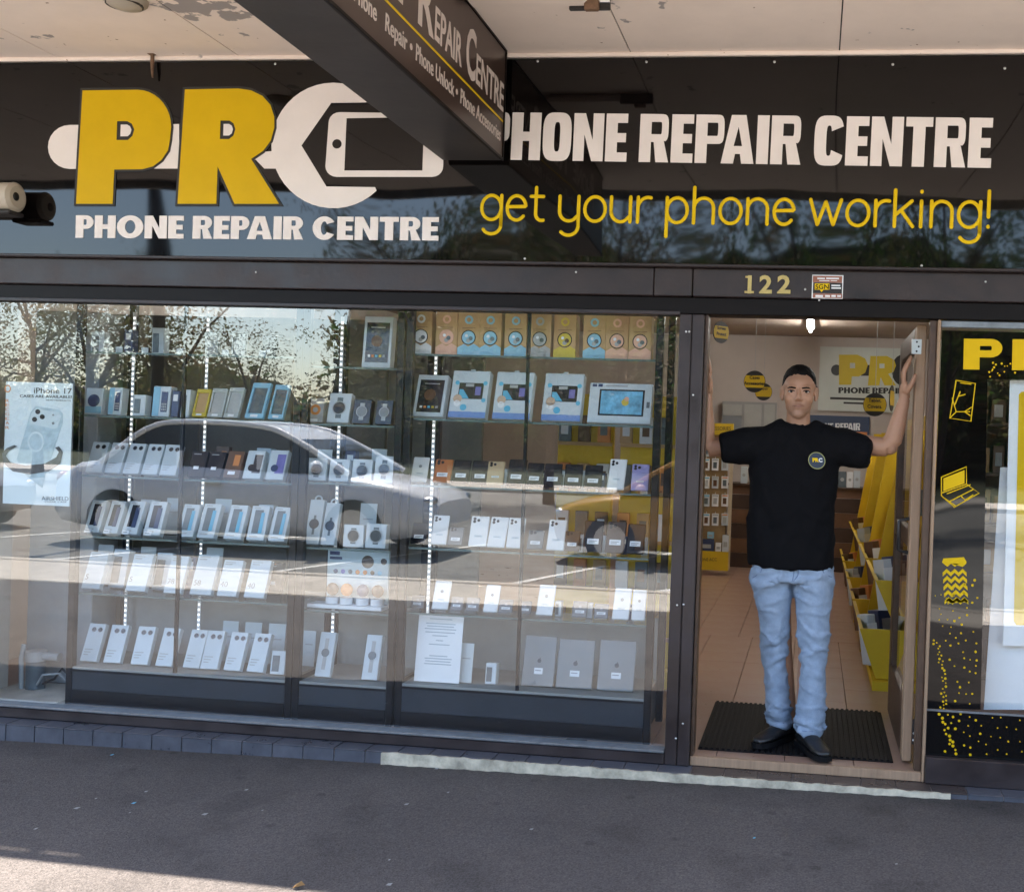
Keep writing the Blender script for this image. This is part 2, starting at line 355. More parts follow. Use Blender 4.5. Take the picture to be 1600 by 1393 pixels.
line_m = mat('road_paint', (.75, .74, .70), .7, var=.15, scale=8)
def road_line(x0, y0, x1, y1, w=.1):
    d = Vector((x1-x0, y1-y0, 0)).normalized(); q = Vector((-d.y, d.x, 0))*w/2; a = Vector((x0, y0, -.245)); b = Vector((x1, y1, -.245))
    MB().add([a-q, b-q, b+q, a+q], [(0, 1, 2, 3)], line_m).build('painted_line', road)
for k in range(-4, 6): road_line(-1.9+2.7*k, -6.5, -.6+2.7*k, -10.6)
for k in range(5): road_line(-.4+.32*k, -6.4, .35+.32*k, -7.7, .13)
for k in range(-5, 6): road_line(7*k, -15.5, 7*k+3, -15.5)
grass_m = mat('dry_grass', (.035, .045, .016), .9, var=.35, scale=1.2, bump=.4, bscale=20)
mb = MB(); mb.add([(-300, -300, -.262), (300, -300, -.262), (300, 150, -.262), (-300, 150, -.262)], [(0, 1, 2, 3)], grass_m); tag(mb.build('ground'), kind='structure')
mb = MB(); mb.box(-90, 90, -27, -24, -.5, -.14, conc); tag(mb.build('far_footpath'), kind='structure')

# ---------------------------------------------------------------- awning over the pavement
ZS = 3.062
SKEW = .06
def awd(x): return 2.793+SKEW*(max(-3, min(3, x))+1.3)          # the awning edge is not quite parallel to the shopfront
n, l = soffit_m.node_tree.nodes, soffit_m.node_tree.links; b = n['Principled BSDF']     # flaking paint and rust freckles
tc = [x for x in n if x.type == 'TEX_COORD'][0]; src = b.inputs['Base Color'].links[0].from_socket
pk = atz(335, 18, ZS)
vm = n.new('ShaderNodeVectorMath'); vm.operation = 'DISTANCE'; vm.inputs[1].default_value = pk; l.new(tc.outputs['Object'], vm.inputs[0])
mk = n.new('ShaderNodeMapRange'); mk.inputs[1].default_value = .05; mk.inputs[2].default_value = .32; mk.inputs[3].default_value = .28; mk.inputs[4].default_value = 0
l.new(vm.outputs['Value'], mk.inputs[0])
nz = n.new('ShaderNodeTexNoise'); nz.inputs['Scale'].default_value = 11; nz.inputs['Detail'].default_value = 5; l.new(tc.outputs['Object'], nz.inputs['Vector'])
ad = n.new('ShaderNodeMath'); ad.operation = 'ADD'; l.new(mk.outputs[0], ad.inputs[0]); l.new(nz.outputs[0], ad.inputs[1])
th = n.new('ShaderNodeMapRange'); th.inputs[1].default_value = .70; th.inputs[2].default_value = .73; l.new(ad.outputs[0], th.inputs[0])
mx = n.new('ShaderNodeMix'); mx.data_type = 'RGBA'; mx.inputs[7].default_value = (.36, .33, .32, 1)
l.new(th.outputs[0], mx.inputs[0]); l.new(src, mx.inputs[6])
n3 = n.new('ShaderNodeTexNoise'); n3.inputs['Scale'].default_value = 26; n3.inputs['Detail'].default_value = 2; l.new(tc.outputs['Object'], n3.inputs['Vector'])
t3 = n.new('ShaderNodeMapRange'); t3.inputs[1].default_value = .74; t3.inputs[2].default_value = .78; l.new(n3.outputs[0], t3.inputs[0])
m4 = n.new('ShaderNodeMix'); m4.data_type = 'RGBA'; m4.inputs[7].default_value = (.30, .19, .12, 1)
l.new(t3.outputs[0], m4.inputs[0]); l.new(mx.outputs[2], m4.inputs[6]); l.new(m4.outputs[2], b.inputs['Base Color'])

awning = thing('awning', 'cream flat awning over the pavement with jointed soffit sheets and flaking paint', 'awning', (0, -1.35, ZS))
awning['label'] = 'cream flat awning over the pavement with jointed soffit sheets and flaking paint'
def child(mb, name, parent):                 # mesh in world coordinates under a thing that stands elsewhere
    o = mb.build(name, parent); o.matrix_parent_inverse = Matrix.Translation(-parent.location); return o
seam = [atz(380, 92, ZS).x+.90*k for k in range(-3, 6)]; seam[5] = atz(1311, 89, ZS).x; seam[4] = atz(985, 82, ZS).x; seam[3] = atz(380, 92, ZS).x
seam[2] = atz(100, 95, ZS).x
seam = sorted(set([-9, -6]+[seam[2], seam[3], (seam[3]+seam[4])/2, seam[4], seam[5], seam[5]+.9, seam[5]+1.8, 6, 9, seam[2]-.9, seam[2]-1.8]))
for a, b_ in zip(seam, seam[1:]):
    mb = MB(); mb.hexa([Vector(q) for q in ((a+.003, .02, ZS), (b_-.003, .02, ZS), (b_-.003, -awd(b_)+.15, ZS), (a+.003, -awd(a)+.15, ZS), (a+.003, .02, ZS+.008), (b_-.003, .02, ZS+.008), (b_-.003, -awd(b_)+.15, ZS+.008), (a+.003, -awd(a)+.15, ZS+.008))], soffit_m); child(mb, 'soffit_panel', awning)
mb = MB(); mb.hexa([Vector((x, y, z)) for z in (ZS+.009, ZS+.12) for x, y in ((-9, .29), (9, .29), (9, -awd(9)+.15), (-9, -awd(-9)+.15))], grey_dark); child(mb, 'roof_deck', awning)
mb = MB(); mb.hexa([Vector((x, y, z)) for z in (ZS+.326, ZS+.339) for x, y in ((-9, -awd(-9)+.16), (9, -awd(9)+.16), (9, -awd(9)), (-9, -awd(-9)))], grey_dark); child(mb, 'light_block_lid', awning)  # unseen lid added to stop sun leaking down behind the fascia
def fboard(x0, x1, z0, z1): mb = MB(); mb.hexa([Vector((x, y, z)) for z in (z0, z1) for x, y in ((x0, -awd(x0)), (x1, -awd(x1)), (x1, -awd(x1)-.03), (x0, -awd(x0)-.03))], cream); child(mb, 'fascia_board', awning)
# fascia in two runs, with two slots added to throw slivers of sun below
fboard(-9, -3, ZS-.03, ZS+.34); fboard(3, 9, ZS-.03, ZS+.34); fboard(-3, 3, ZS-.03, ZS+.065); fboard(-3, 3, ZS+.14, ZS+.34)
for a_, b2_ in ((-3, -2.3), (-1.93, -1.88), (-1.73, 3)): fboard(a_, b2_, ZS+.0652, ZS+.1398)
mb = MB(); mb.box(-2.9, 2.8, -.062, -.036, ZS-.018, ZS-.0005, soffit_m, .003); child(mb, 'edge_bead', awning)

def lamp_body(px, py, L, W, H, label, cat, name):
    p = atz(px, py, ZS); t = thing(name, label, cat, (p.x, p.y, ZS)); return t
t = lamp_body(202, 2, .2, .2, .05, 'beige oval bulkhead lamp under the awning above the yellow logo', 'lamp', 'bulkhead_lamp')
bz = mat('beige_plastic', (.45, .40, .33), .45, var=.08)
mb = MB(); mb.ball((0, -.03, 0), (.085, .10, .045), bz); mb.build('lamp_shade', t)
mb = MB(); mb.cyl((0, -.03, -.03), (0, -.03, -.0005), .07, grey_dark, n=20); mb.build('lamp_base', t)
t = lamp_body(870, 3, .5, .1, .04, 'white fluorescent batten with rusty end clip under the awning beside the hanging sign', 'lamp', 'fluorescent_batten')
p = t.location; q = atz(935, 6, ZS)
mb = MB(); mb.box(-.33, q.x-p.x-.02, -.18, -.03, -.035, -.0005, soffit_m, .012); mb.build('batten_tray', t)
rust = mat('rusty_steel', (.20, .12, .075), .7, .4, var=.4, scale=30)
mb = MB(); mb.box(q.x-p.x-.10, q.x-p.x+.06, -.045, -.028, -.05, -.0005, grey_dark, .004); mb.box(q.x-p.x-.035, q.x-p.x+.02, -.075, -.0455, -.06, -.02, rust, .004); mb.cyl((q.x-p.x-.15, -.05, -.02), (q.x-p.x+.06, -.05, -.02), .008, steel); mb.build('end_clip', t)

# ---------------------------------------------------------------- the shop building
bld = thing('shop_building', 'single storey shop behind the awning with a glazed front and brown metal framing', 'building', (0, 4, 0))
brick_m = mat('painted_render', (.40, .36, .32), .85, var=.12, scale=2, bump=.2, bscale=30)
mb = MB(); mb.box(-9, 9, .04, .3, 3.19, 6.2, brick_m); mb.box(-9, -2.66, .0, .3, -.3, 3.05, brick_m); mb.box(2.95, 9, .0, .3, -.3, 3.05, brick_m)
mb.box(-2.66, 2.95, .02, .3, 2.14, 3.05, grey_dark); child(mb, 'front_wall', bld)
# roof and inner shell
mb = MB(); mb.box(-3.2, 3.6, .31, 8.2, 2.62, 2.74, ceil_in); o = child(mb, 'ceiling', bld)
mb = MB(); mb.box(-3.2, 3.6, 7.92, 8.1, -.2, 2.615, wall_in); child(mb, 'back_wall', bld)
mb = MB(); mb.box(-3.3, -3.15, .31, 7.915, -.2, 2.615, wall_in); child(mb, 'side_wall', bld)
mb = MB(); mb.box(3.45, 3.6, .31, 7.915, -.2, 2.615, wall_in); child(mb, 'side_wall', bld)
mb = MB(); mb.box(-3.3, 3.6, -.02, 8.1, -.5, -.012, floor_g); tag(mb.build('shop_floor'), kind='structure'); floor = bpy.data.objects['shop_floor']
tile_x = [atz(1306, 971, 0).x-.30*k for k in range(4, -2, -1)]
s_me = None
for r_ in range(27):
    for k in range(5):
        if s_me is None:
            mb = MB(); mb.box(0, .297, 0, .297, -.012, 0, floor_t, .0015); s_me = mb.mesh('tile')
        off = 0 if r_ < 10 else .10
        o = link('tile', s_me, floor, (tile_x[k]-off*(1 if r_ >= 10 else 0), .004+.295*r_*1.0, 0)); o.scale = (1, 1, 1); o.location.z = random.uniform(-.0004, .0004)
mb = MB(); mb.box(-3.15, tile_x[0]-.105, -.015, 7.9, -.0115, -.001, floor_t); o = mb.build('side_tiles', floor)
mb = MB(); mb.box(tile_x[4]+.30, 3.44, -.015, 7.9, -.0115, -.001, floor_t); o = mb.build('side_tiles', floor)

# step and tiled riser along the shop front
step = thing('tiled_step', 'low step of dark glazed tiles along the foot of the shopfront, partly cream painted', 'step', (0, -.1, -.1))
ZT = -.036
mb = MB(); mb.box(-4.5, 4.5, -.134, .0, -.3, ZT-.006, grout); child(mb, 'step_core', step)
x0 = at(125*.4375, 1130, -.14).x
fm = None; tm = None
for k in range(-12, 40):
    x = x0+.1445*k
    if x > 2.75 or x < -2.9: continue
    white = -.575 < x+.07 < 2.08
    mb = MB(); b0 = pz(x)-.02; mb.box(x+.0022, x+.1423, -.142, -.133, b0, ZT-.002, tile_blue, .002); 
    child(mb, 'riser_tile', step)
    mb = MB(); mb.box(x+.0022, x+.1423, -.142, -.002, ZT-.008, ZT+random.uniform(-.0006, .0006), tile_brown if .84 < x < 1.9 else tile_blue, .002); child(mb, 'tread_tile', step)
mb = MB()
X0, X1 = at(596, 1180, -.15).x, at(1486, 1225, -.15).x; nn = 150
for i in range(nn):
    a = X0+(X1-X0)*i/nn; b_ = X0+(X1-X0)*(i+1)/nn
    e = lambda x: (-.1545+.003*math.sin(x*37)+.003*math.sin(x*91), ZT-.001+.0028*math.sin(x*17)*math.sin(x*61)+.0007*math.sin(x*140), pz(x)-.03-.0)
    ea, eb = e(a), e(b_)
    mb.add([(a, ea[0], ea[2]), (b_, eb[0], eb[2]), (b_, eb[0], eb[1]), (a, ea[0], ea[1]), (a, -.1425, ea[1]), (b_, -.1425, eb[1])], [(0, 1, 2, 3), (3, 2, 5, 4)], cream)
    if i == 0: mb.add([(a, ea[0], ea[2]), (a, ea[0], ea[1]), (a, -.1425, ea[1]), (a, -.1425, ea[2])], [(0, 1, 2, 3)], cream)
    if i == nn-1: mb.add([(b_, eb[0], eb[2]), (b_, eb[0], eb[1]), (b_, -.1425, eb[1]), (b_, -.1425, eb[2])], [(3, 2, 1, 0)], cream)
o = child(mb, 'painted_edge', step); o['label'] = 'worn cream painted edge of the step'

# ---------------------------------------------------------------- shopfront frame and windows
front = thing('shop_window', 'wide left shop window in brown metal framing, mirroring the street over the display cabinets', 'window', (-.9, 0, 0))
XL = -2.66; PX0, PX1 = .741, .849
zs0 = .018
mb = MB(); mb.box(XL, PX0-.001, -.048, .05, ZT+.001, zs0-.003, brown_al, .006); child(mb, 'sill_board', front)
mb = MB(); mb.box(XL, PX0-.001, -.054, .02, zs0-.0025, zs0+.010, silver, .004); child(mb, 'sill_trim', front)
glass_pane('pane', XL, PX0, 0, zs0+.010, 1.925, front).matrix_parent_inverse = Matrix.Translation(-front.location)
mb = MB(); mb.box(XL, XL+.10, -.03, .05, zs0, 1.93, brown_al, .004); child(mb, 'frame_post', front)
mb = MB(); mb.box(PX0, PX0+.0525, -.045, .06, ZT+.001, 1.93, brown_al, .004); child(mb, 'frame_post', front)
mb = MB(); mb.box(PX0+.0555, PX1, -.045, .06, ZT+.001, 1.93, brown_al, .004); mb.box(PX0+.05, PX0+.058, -.040, .05, ZT+.001, 1.93, brown_dk)
o = child(mb, 'frame_post', front)
for (px, py) in ((1058, 945), (1068, 944), (1083, 617), (1077, 518), (1072, 518), (1067, 1130), (1056, 1153)):
    p = at(px, py, -.046); mb = MB(); mb.ball(p, (.005, .003, .005), steel, 8, 6); child(mb, 'screw', front)
# head frame and lintel
head = thing('lintel_beam', 'brown painted metal lintel with patched joint between sign and windows', 'lintel', (0, 0, 2))
xj = at(1082, 440, -.05).x; xp = at(1022, 440, -.05).x
for a, b_, m_ in ((XL-.3, xp-.001, brown_al), (xp+.001, xj-.002, brown_al), (xj+.002, 2.95, brown_al)):
    mb = MB(); mb.box(a, b_, -.05 if a != xp+.001 else -.0525, .1, 2.006, 2.128, m_, .004); child(mb, 'lintel_panel', head)
mb = MB(); mb.box(XL-.3, 2.95, -.085, .0, 2.1285, 2.142, brown_al, .003); child(mb, 'drip_edge', head)
mb = MB(); mb.box(XL-.3, 2.95, -.028, .1, 1.932, 2.005, brown_dk, .003); child(mb, 'head_rail', head)
mb = MB(); mb.box(XL-.3, PX0, -.040, -.0285, 1.926, 1.943, brown_al, .002); child(mb, 'head_bead', head)
for px, py in ((1258, 452), (1280, 469), (900, 425), (400, 425), (1540, 440)):
    p = at(px, py, -.051); mb = MB(); mb.ball(p, (.005, .003, .005), steel, 8, 6); child(mb, 'screw', head)

# doorway frame on the right of the post
df = thing('door_frame', 'timber frame around the open shop doorway', 'door frame', (1.3, 0, 0))
JX0, JX1 = at(1441, 1180, -.03).x, at(1470, 520, -.03).x
mb = MB(); mb.box(JX0, JX1, -.035, .07, ZT+.001, 1.931, timber, .005); child(mb, 'jamb', df)
mb = MB(); mb.box(PX1+.001, PX1+.016, -.02, .07, .0, 1.931, timber_dk, .003); child(mb, 'stop_strip', df)
mb = MB(); mb.box(PX1+.002, JX0-.001, -.024, .0015, ZT+.0012, .0045, timber, .002); child(mb, 'threshold', df)
p = at(1437, 541, -.036)
mb = MB(); a, b_ = at(1429, 553, -.012), at(1443, 530, -.012); mb.box(a.x-.012, a.x+.028, -.014, -.008, a.z, b_.z, steel, .001); mb.box(a.x-.014, a.x-.0125, -.03, -.005, a.z, b_.z, steel)
for k in range(3): mb.ball((a.x+.008+.008*(k % 2), -.0145, a.z+.012+.02*k), .0045, grey_dark, 8, 6)
child(mb, 'hinge_plate', df)
mb = MB(); mb.box(JX0-.03, JX0-.0015, -.006, .05, .005, 1.93, timber_dk, .002); child(mb, 'rebate', df)

# door, swung inwards against the right
DX = JX0-.032; y0, y1 = .10, 1.02
door = thing('door', 'timber framed glass door swung fully open into the shop on the right', 'door', (DX, y0, 0))
def dbox(mb, ya, yb, za, zb, m, xa=-.042, xb=0.0, bev=.004): return mb.box(DX+xa, DX+xb, ya, yb, za, zb, m, bev)
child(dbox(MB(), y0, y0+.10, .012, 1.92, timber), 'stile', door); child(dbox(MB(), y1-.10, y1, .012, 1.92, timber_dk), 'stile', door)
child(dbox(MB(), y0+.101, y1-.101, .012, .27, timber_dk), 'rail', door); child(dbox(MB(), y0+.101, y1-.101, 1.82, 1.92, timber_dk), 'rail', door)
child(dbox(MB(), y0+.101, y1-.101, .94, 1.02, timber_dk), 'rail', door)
mb = MB(); mb.box(DX-.026, DX-.018, y0+.101, y1-.101, .271, .939, case_glass); mb.box(DX-.026, DX-.018, y0+.101, y1-.101, 1.021, 1.819, case_glass); child(mb, 'glass_panel', door)
mb = MB(); mb.tube([(DX-.042, y0+.055, .92), (DX-.085, y0+.055, .93), (DX-.085, y0+.055, 1.06), (DX-.042, y0+.055, 1.07)], .009, black_m); child(mb, 'handle', door)
mb = MB(); p = atz(1420, 1130, .12); mb.box(DX-.002, DX+.012, y0-.008, y0-.001, .09, .20, grey_dark, .002); mb.ball((DX+.006, y0-.01, .11), .007, steel, 8, 6); mb.ball((DX+.006, y0-.01, .14), .006, steel, 8, 6); child(mb, 'floor_bolt', door)

# right-hand window
rw = thing('shop_window', 'right shop window beside the door with black vinyl and yellow icons', 'window', (2.4, 0, 0))
RX0, RX1 = JX1+.001, 2.95
kz0, kz1 = at(1500, 1183, 0).z, at(1500, 1111, 0).z
glass_pane('pane', RX0, RX1, .0, kz1, 1.93, rw).matrix_parent_inverse = Matrix.Translation(-rw.location)
mb = MB(); mb.box(RX0, RX1, -.006, .03, kz0+.004, kz1-.002, gloss_black, .002); child(mb, 'kick_panel', rw)
mb = MB(); mb.box(RX0, RX1, -.045, .06, ZT+.001, kz0+.0035, brown_al, .004); child(mb, 'sill_board', rw)
mb = MB(); mb.box(RX0, RX1, -.012, -.0065, kz1-.004, kz1+.006, silver, .002); child(mb, 'glazing_bead', rw)
mb = MB(); mb.box(RX0, RX1, -.018, -.002, at(1540, 512, 0).z-.004, at(1540, 505, 0).z+.006, silver, .003); child(mb, 'glazing_bead', rw)
# ---------------------------------------------------------------- fascia sign
SY = -.06
sign = thing('fascia_sign', 'long gloss black shop sign with yellow and white lettering under the awning', 'sign', (0, SY, 2.6))
def schild(o): o.matrix_parent_inverse = Matrix.Translation(-sign.location); return o
zt, zb = at(800, 93, SY).z, at(800, 409, SY).z
mb = MB(); mb.box(-2.9, 2.8, SY, SY+.03, zb, zt, gloss_black); o = child(mb, 'panel', sign)
for px, py in ((430, 100), (840, 96), (1010, 97), (1210, 97), (1395, 101), (1570, 107), (820, 404), (1550, 422), (1440, 415), (255, 402)):
    p = at(px, py, SY); mb = MB(); mb.ball(p, (.006, .003, .006), steel, 8, 6); child(mb, 'screw', sign)
n_before = set(bpy.data.objects)
h = lambda pts: [(x*.5, y*.5) for x, y in pts]
Z1, Z2, Z3 = SY-.0012, SY-.0032, SY-.0052
# white band behind the letters, wrench jaw and phone
px_shape('logo_bar', [h([(150+68, 391)]+arc(218, 459.5, 68, 68.5, 270, 90, 12)[0:13][::1]+[(1000, 528), (1000, 391)])], Z1, vin_white, sign) if False else None
cap = [(218+68*math.cos(R(a)), 459.5+68.5*math.sin(R(a))) for a in range(270, 89, -15)]
px_shape('logo_bar', [h(cap+[(560, 527), (560, 388)])], Z1, vin_white, sign, .0016)
px_shape('logo_bar', [h([(640, 490), (640, 388), (720, 388), (800, 500), (826, 527), (900, 527), (880, 470)])], Z1, vin_white, sign, .0016)
jaw = [(1188, 320)]+[(1042+194*math.cos(R(a)), 455+196*math.sin(R(a))) for a in range(-42, -322, -8)]+[(1172, 585), (1020, 583), (942, 455), (1035, 322)]
px_shape('logo_wrench', [h(jaw)], Z1-.0004, vin_white, sign, .0016)
ph = []
for cx_, cy_, a0 in ((1352, 388, -90), (1350, 520, 0), (1052, 520, 90), (1062, 384, 180)):
    for k in range(6):
        a = R(a0+18*k); ph.append((cx_+35*math.cos(a), cy_+33*math.sin(a)))
hole = [(1083, 370), (1326, 366), (1320, 533), (1076, 533)]
btn = [(1053+15*math.cos(R(a)), 450+15*math.sin(R(a))) for a in range(0, 360, 24)]
slot = [(1345, 432), (1353, 432), (1351, 470), (1343, 470)]
px_shape('logo_phone', [h(ph), h(hole), h(btn), h(slot)], Z1-.0008, vin_white, sign, .0016)
P_o = [(258, 283), (430, 281)]+[(430+105*math.sin(R(a)), 397-116*math.cos(R(a))) for a in range(10, 91, 10)]+[(535-t*2, 397+t*20) for t in (1, 2)]+[(525, 470), (505, 500), (478, 520), (445, 529), (357, 530), (352, 637), (238, 637)]
P_h = [(366, 379), (398, 379), (412, 387), (420, 405), (414, 425), (400, 438), (364, 438)]
R_o = [(578, 280), (745, 277), (785, 283), (820, 300), (845, 328), (857, 365), (857, 400), (846, 440), (822, 472), (785, 497), (872, 637), (733, 637), (680, 520), (676, 637), (555, 637)]
R_h = [(689, 377), (717, 377), (730, 386), (736, 404), (730, 424), (716, 435), (687, 435)]
sh = lambda pts, k: [(sum(p[0] for p in pts)/len(pts)+(x-sum(p[0] for p in pts)/len(pts))*k, sum(p[1] for p in pts)/len(pts)+(y-sum(p[1] for p in pts)/len(pts))*k) for x, y in pts]
for o_, h_ in ((P_o, P_h), (R_o, R_h)):
    px_shape('letter_outline', [h(o_)], Z2, print_blk, sign, .0016, .011)
    px_shape('letter', [h(o_), h(h_)], Z3, vin_yellow, sign, .0016)
    px_shape('letter_counter', [h(sh(h_, .62))], Z3, vin_white, sign, .0016)
glyph_run('PHONE REPAIR CENTRE', FAT, (118, 371.5), (685, 376), 35, Z1, vin_white, sign)
glyph_run('PHONE REPAIR CENTRE', SLAB, (752, 249), (1548, 262.5), 73.5, Z1, vin_white, sign)
# the tagline, one pen weight throughout
E_ = lambda cx, cy, rx, ry, a0, a1, n=14: [(cx+rx*math.cos(R(a0+(a1-a0)*i/n)), cy+ry*math.sin(R(a0+(a1-a0)*i/n))) for i in range(n+1)]
MONO = {
 'g': (.86, [E_(.40, .5, .40, .5, 0, 360, 22), [(.80, 1.0), (.80, -.25)]+E_(.42, -.22, .38, .36, 0, -150, 10)]),
 'e': (.82, [[(.03, .54), (.76, .56)]+E_(.40, .5, .38, .5, 8, 318, 22)]),
 't': (.56, [[(.2, 1.34), (.2, .3)]+E_(.45, .27, .25, .27, 180, 285, 8), [(0, .98), (.5, .98)]]),
 'y': (.86, [[(.02, 1), (.02, .42)]+E_(.40, .40, .38, .40, 180, 300, 8)+[(.78, .25)], [(.78, 1), (.78, -.22)]+E_(.40, -.22, .38, .36, 0, -140, 10)]),
 'o': (.88, [E_(.42, .5, .41, .5, 0, 360, 22)]),
 'u': (.88, [[(.02, 1), (.02, .42)]+E_(.40, .42, .38, .42, 180, 300, 8)+[(.78, .25)], [(.78, 1), (.78, 0)]]),
 'r': (.56, [[(.04, 1), (.04, 0)], E_(.44, .56, .40, .44, 180, 75, 8)]),
 'p': (.90, [[(.04, 1), (.04, -.56)], E_(.44, .5, .40, .5, 0, 360, 22)]),
 'h': (.88, [[(.04, 1.42), (.04, 0)], E_(.42, .6, .38, .4, 170, 0, 10)+[(.80, 0)]]),
 'n': (.88, [[(.04, 1), (.04, 0)], E_(.42, .6, .38, .4, 170, 0, 10)+[(.80, 0)]]),
 'w': (1.22, [[(0, 1), (.28, .02)], [(.28, .02), (.58, .92)], [(.58, .92), (.88, .02)], [(.88, .02), (1.16, 1)]]),
 'k': (.78, [[(.04, 1.42), (.04, 0)], [(.66, 1), (.08, .46)], [(.28, .62), (.72, 0)]]),
 'i': (.26, [[(.08, 1), (.08, 0)], [(.08, 1.36), (.08, 1.38)]]),
 '!': (.2, [[(.08, 1.42), (.08, .42)], [(.08, .03), (.08, .05)]])}
MONO['i'][1][0][:] = [(.08, 1), (.08, 0)]
a, b_ = at(752, 343, Z1), at(1547, 356, Z1); s_ = 'get your phone working!'; adv = 0; lay = []
for ch in s_:
    if ch == ' ': adv += .42; continue
    lay.append((ch, adv)); adv += MONO[ch][0]+.16
adv -= .2; d = b_-a; sx = d.length/adv; xh = (at(752, 305, Z1)-at(752, 343, Z1)).length; dx = d.normalized(); uz = Vector((-dx.z, 0, dx.x))
for ch, x in lay:
    strokes('letter', [[a+dx*((x+q[0])*sx)+uz*(q[1]*xh) for q in pl] for pl in MONO[ch][1]], .0080, vin_tag, sign, .3)
for o in set(bpy.data.objects)-n_before: o.matrix_parent_inverse = Matrix.Translation(-sign.location)

# ---------------------------------------------------------------- sign hanging under the awning, end-on to the shop
XS = at(784, 251, -.10).x; zb = at(784, 251, -.10).z; zt = ZS-.002; wd = XS-at(692, 228, -.10).x; YE = -.10; YF = -2.42
hang = thing('hanging_sign', 'dark brown box sign hanging under the awning, end towards the shopfront', 'sign', (XS-wd/2, -1.2, zt))
frame_m = mat('brown_sign_box', (.040, .034, .032), .45, .2, var=.3, scale=4, bump=.05, bscale=30)
face_m = mat('brown_sign_face', (.055, .034, .027), .3, var=.15, scale=3)
mb = MB(); mb.box(XS-wd, XS, YF, YE, zb, zt, frame_m, .004); child(mb, 'box', hang)
mb = MB(); mb.box(XS+.0005, XS+.004, YF+.03, YE-.012, zb+.012, zt-.012, face_m); child(mb, 'face_panel', hang)
mb = MB(); mb.box(XS-wd-.004, XS-wd-.0005, YF+.03, YE-.012, zb+.012, zt-.012, face_m); child(mb, 'face_panel', hang)
for ya, yb, za, zc in ((YF, YE, zb-.002, zb+.011), (YF, YE, zt-.011, zt-.0005), (YE-.011, YE+.001, zb+.0115, zt-.0115)):
    mb = MB(); mb.box(XS+.0006, XS+.009, ya, yb, za, zc, brown_dk, .001); child(mb, 'edge_trim', hang)
XF = XS+.005
zl = atx(782, 186, XF).z
mb = MB(); mb.box(XF-.0008, XF+.001, YF+.05, YE-.02, zl-.004, zl+.004, vin_tag); child(mb, 'yellow_rule', hang)
txt_m = mat('sign_lettering', (.62, .54, .50), .5, var=.05)
def side_text(s, y_end, length, z, hgt, off=.02):
    """print on the right-hand face, ending towards the shop"""
    me = text_mesh(s, txt_m, hgt/.73, off*hgt, .0014); xs = [v.co.x for v in me.vertices]; W = max(xs)-min(xs)
    me.transform(Matrix.Translation((-min(xs), 0, 0))); me.transform(Matrix.Diagonal((length/W, 1, 1, 1)))
    stand(me, (XF, y_end-length, z), (0, 1, 0), (0, 0, 1)); o = link('lettering', me, hang); o.matrix_parent_inverse = Matrix.Translation(-hang.location)
pc0, pc1 = atx(727, 60, XF), atx(779, 150, XF)
zB = atx(782, 170, XF).z                                   # baseline of the upper line
yC = atx(728, 110, XF).y; yE2 = atx(744, 120, XF).y; yEnd = YE-.02
hc = atx(782, 122, XF).z-atx(782, 168, XF).z
side_text('ENTRE', yEnd, yEnd-yE2, zB, hc)
side_text('C', yE2-.01, yE2-.01-yC, zB-.002, hc*1.62, .03)
yR = atx(654, 10, XF).y; yR2 = atx(680, 35, XF).y
side_text('EPAIR', atx(722, 75, XF).y, atx(722, 75, XF).y-yR2, zB, hc)
side_text('R', yR2-.01, yR2-.01-yR, zB-.002, hc*1.62, .03)
side_text('P', yR-.72, .12, zB-.002, hc*1.62, .03); side_text('HONE', yR-.14, .56, zB, hc)
zB2 = atx(783, 222, XF).z; h2 = atx(783, 200, XF).z-zB2
y0 = yEnd-.01; yu = atx(716, 135, XF).y; yv = atx(712, 130, XF).y
for s_, p0_, p1_ in (('Phone Accessories', (720, 146), (782, 214)), ('Phone Unlock', (651, 57), (710, 134)), ('Repair', (603, 15), (637, 49))):
    ya_, yb_ = atx(*p0_, XF).y, atx(*p1_, XF).y; side_text(s_, yb_, yb_-ya_, zB2, h2, .012)
    if s_ == 'Repair': side_text('Phone', ya_-.07, (yb_-ya_)*.9, zB2, h2, .012)
    else: side_text('•', ya_-.035, .022, zB2, h2, .012)

# ---------------------------------------------------------------- street number, sticker, small things on the front
num = thing('street_number', 'gold numerals one two two on the lintel over the doorway', 'street number', at(1200, 445, -.055))
gold = mat('brass_gold', (.62, .45, .17), .3, .7, var=.15, scale=30)
for ch, xa, xb in (('1', 1168, 1174), ('2', 1186, 1207), ('2', 1214, 1236)):
    a, b_ = at(xa, 457.5, -.0512), at(xb, 430, -.0512); hh = b_.z-a.z
    me = text_mesh(ch, gold, hh/.73, .04*hh, .006); xs = [v.co.x for v in me.vertices]; me.transform(Matrix.Translation((-min(xs), 0, 0))); k_ = (b_.x-a.x)/(max(xs)-min(xs)) if ch == '2' else 1.0; me.transform(Matrix.Diagonal((k_, 1, 1, 1)))
    stand(me, (a.x, -.055, a.z)); o = link('numeral', me, num); o.matrix_parent_inverse = Matrix.Translation(-num.location)
    mb = MB(); mb.box(a.x-.002, b_.x+.002, -.0575, -.052, a.z-.001, a.z+.009, gold, .001); pass
mb = MB(); px_box(mb, 1163, 454.6, 1178, 457.8, -.0575, -.0515, gold, .001); child(mb, 'serif', num)
mb = MB(); px_box(mb, 1164.5, 431, 1169, 434, -.0575, -.0515, gold, .001); child(mb, 'serif', num)
st = thing('security_sticker', 'small brown white and yellow security sticker on the lintel beside the gold number', 'sticker', at(1293, 448, -.051))
sb = mat('sticker_brown', (.30, .12, .08), .5, var=.05)
K = set(bpy.data.objects)
mb = MB(); px_box(mb, 1268, 430, 1318, 466, -.0525, -.0505, white_p); mb.build('backing', st)
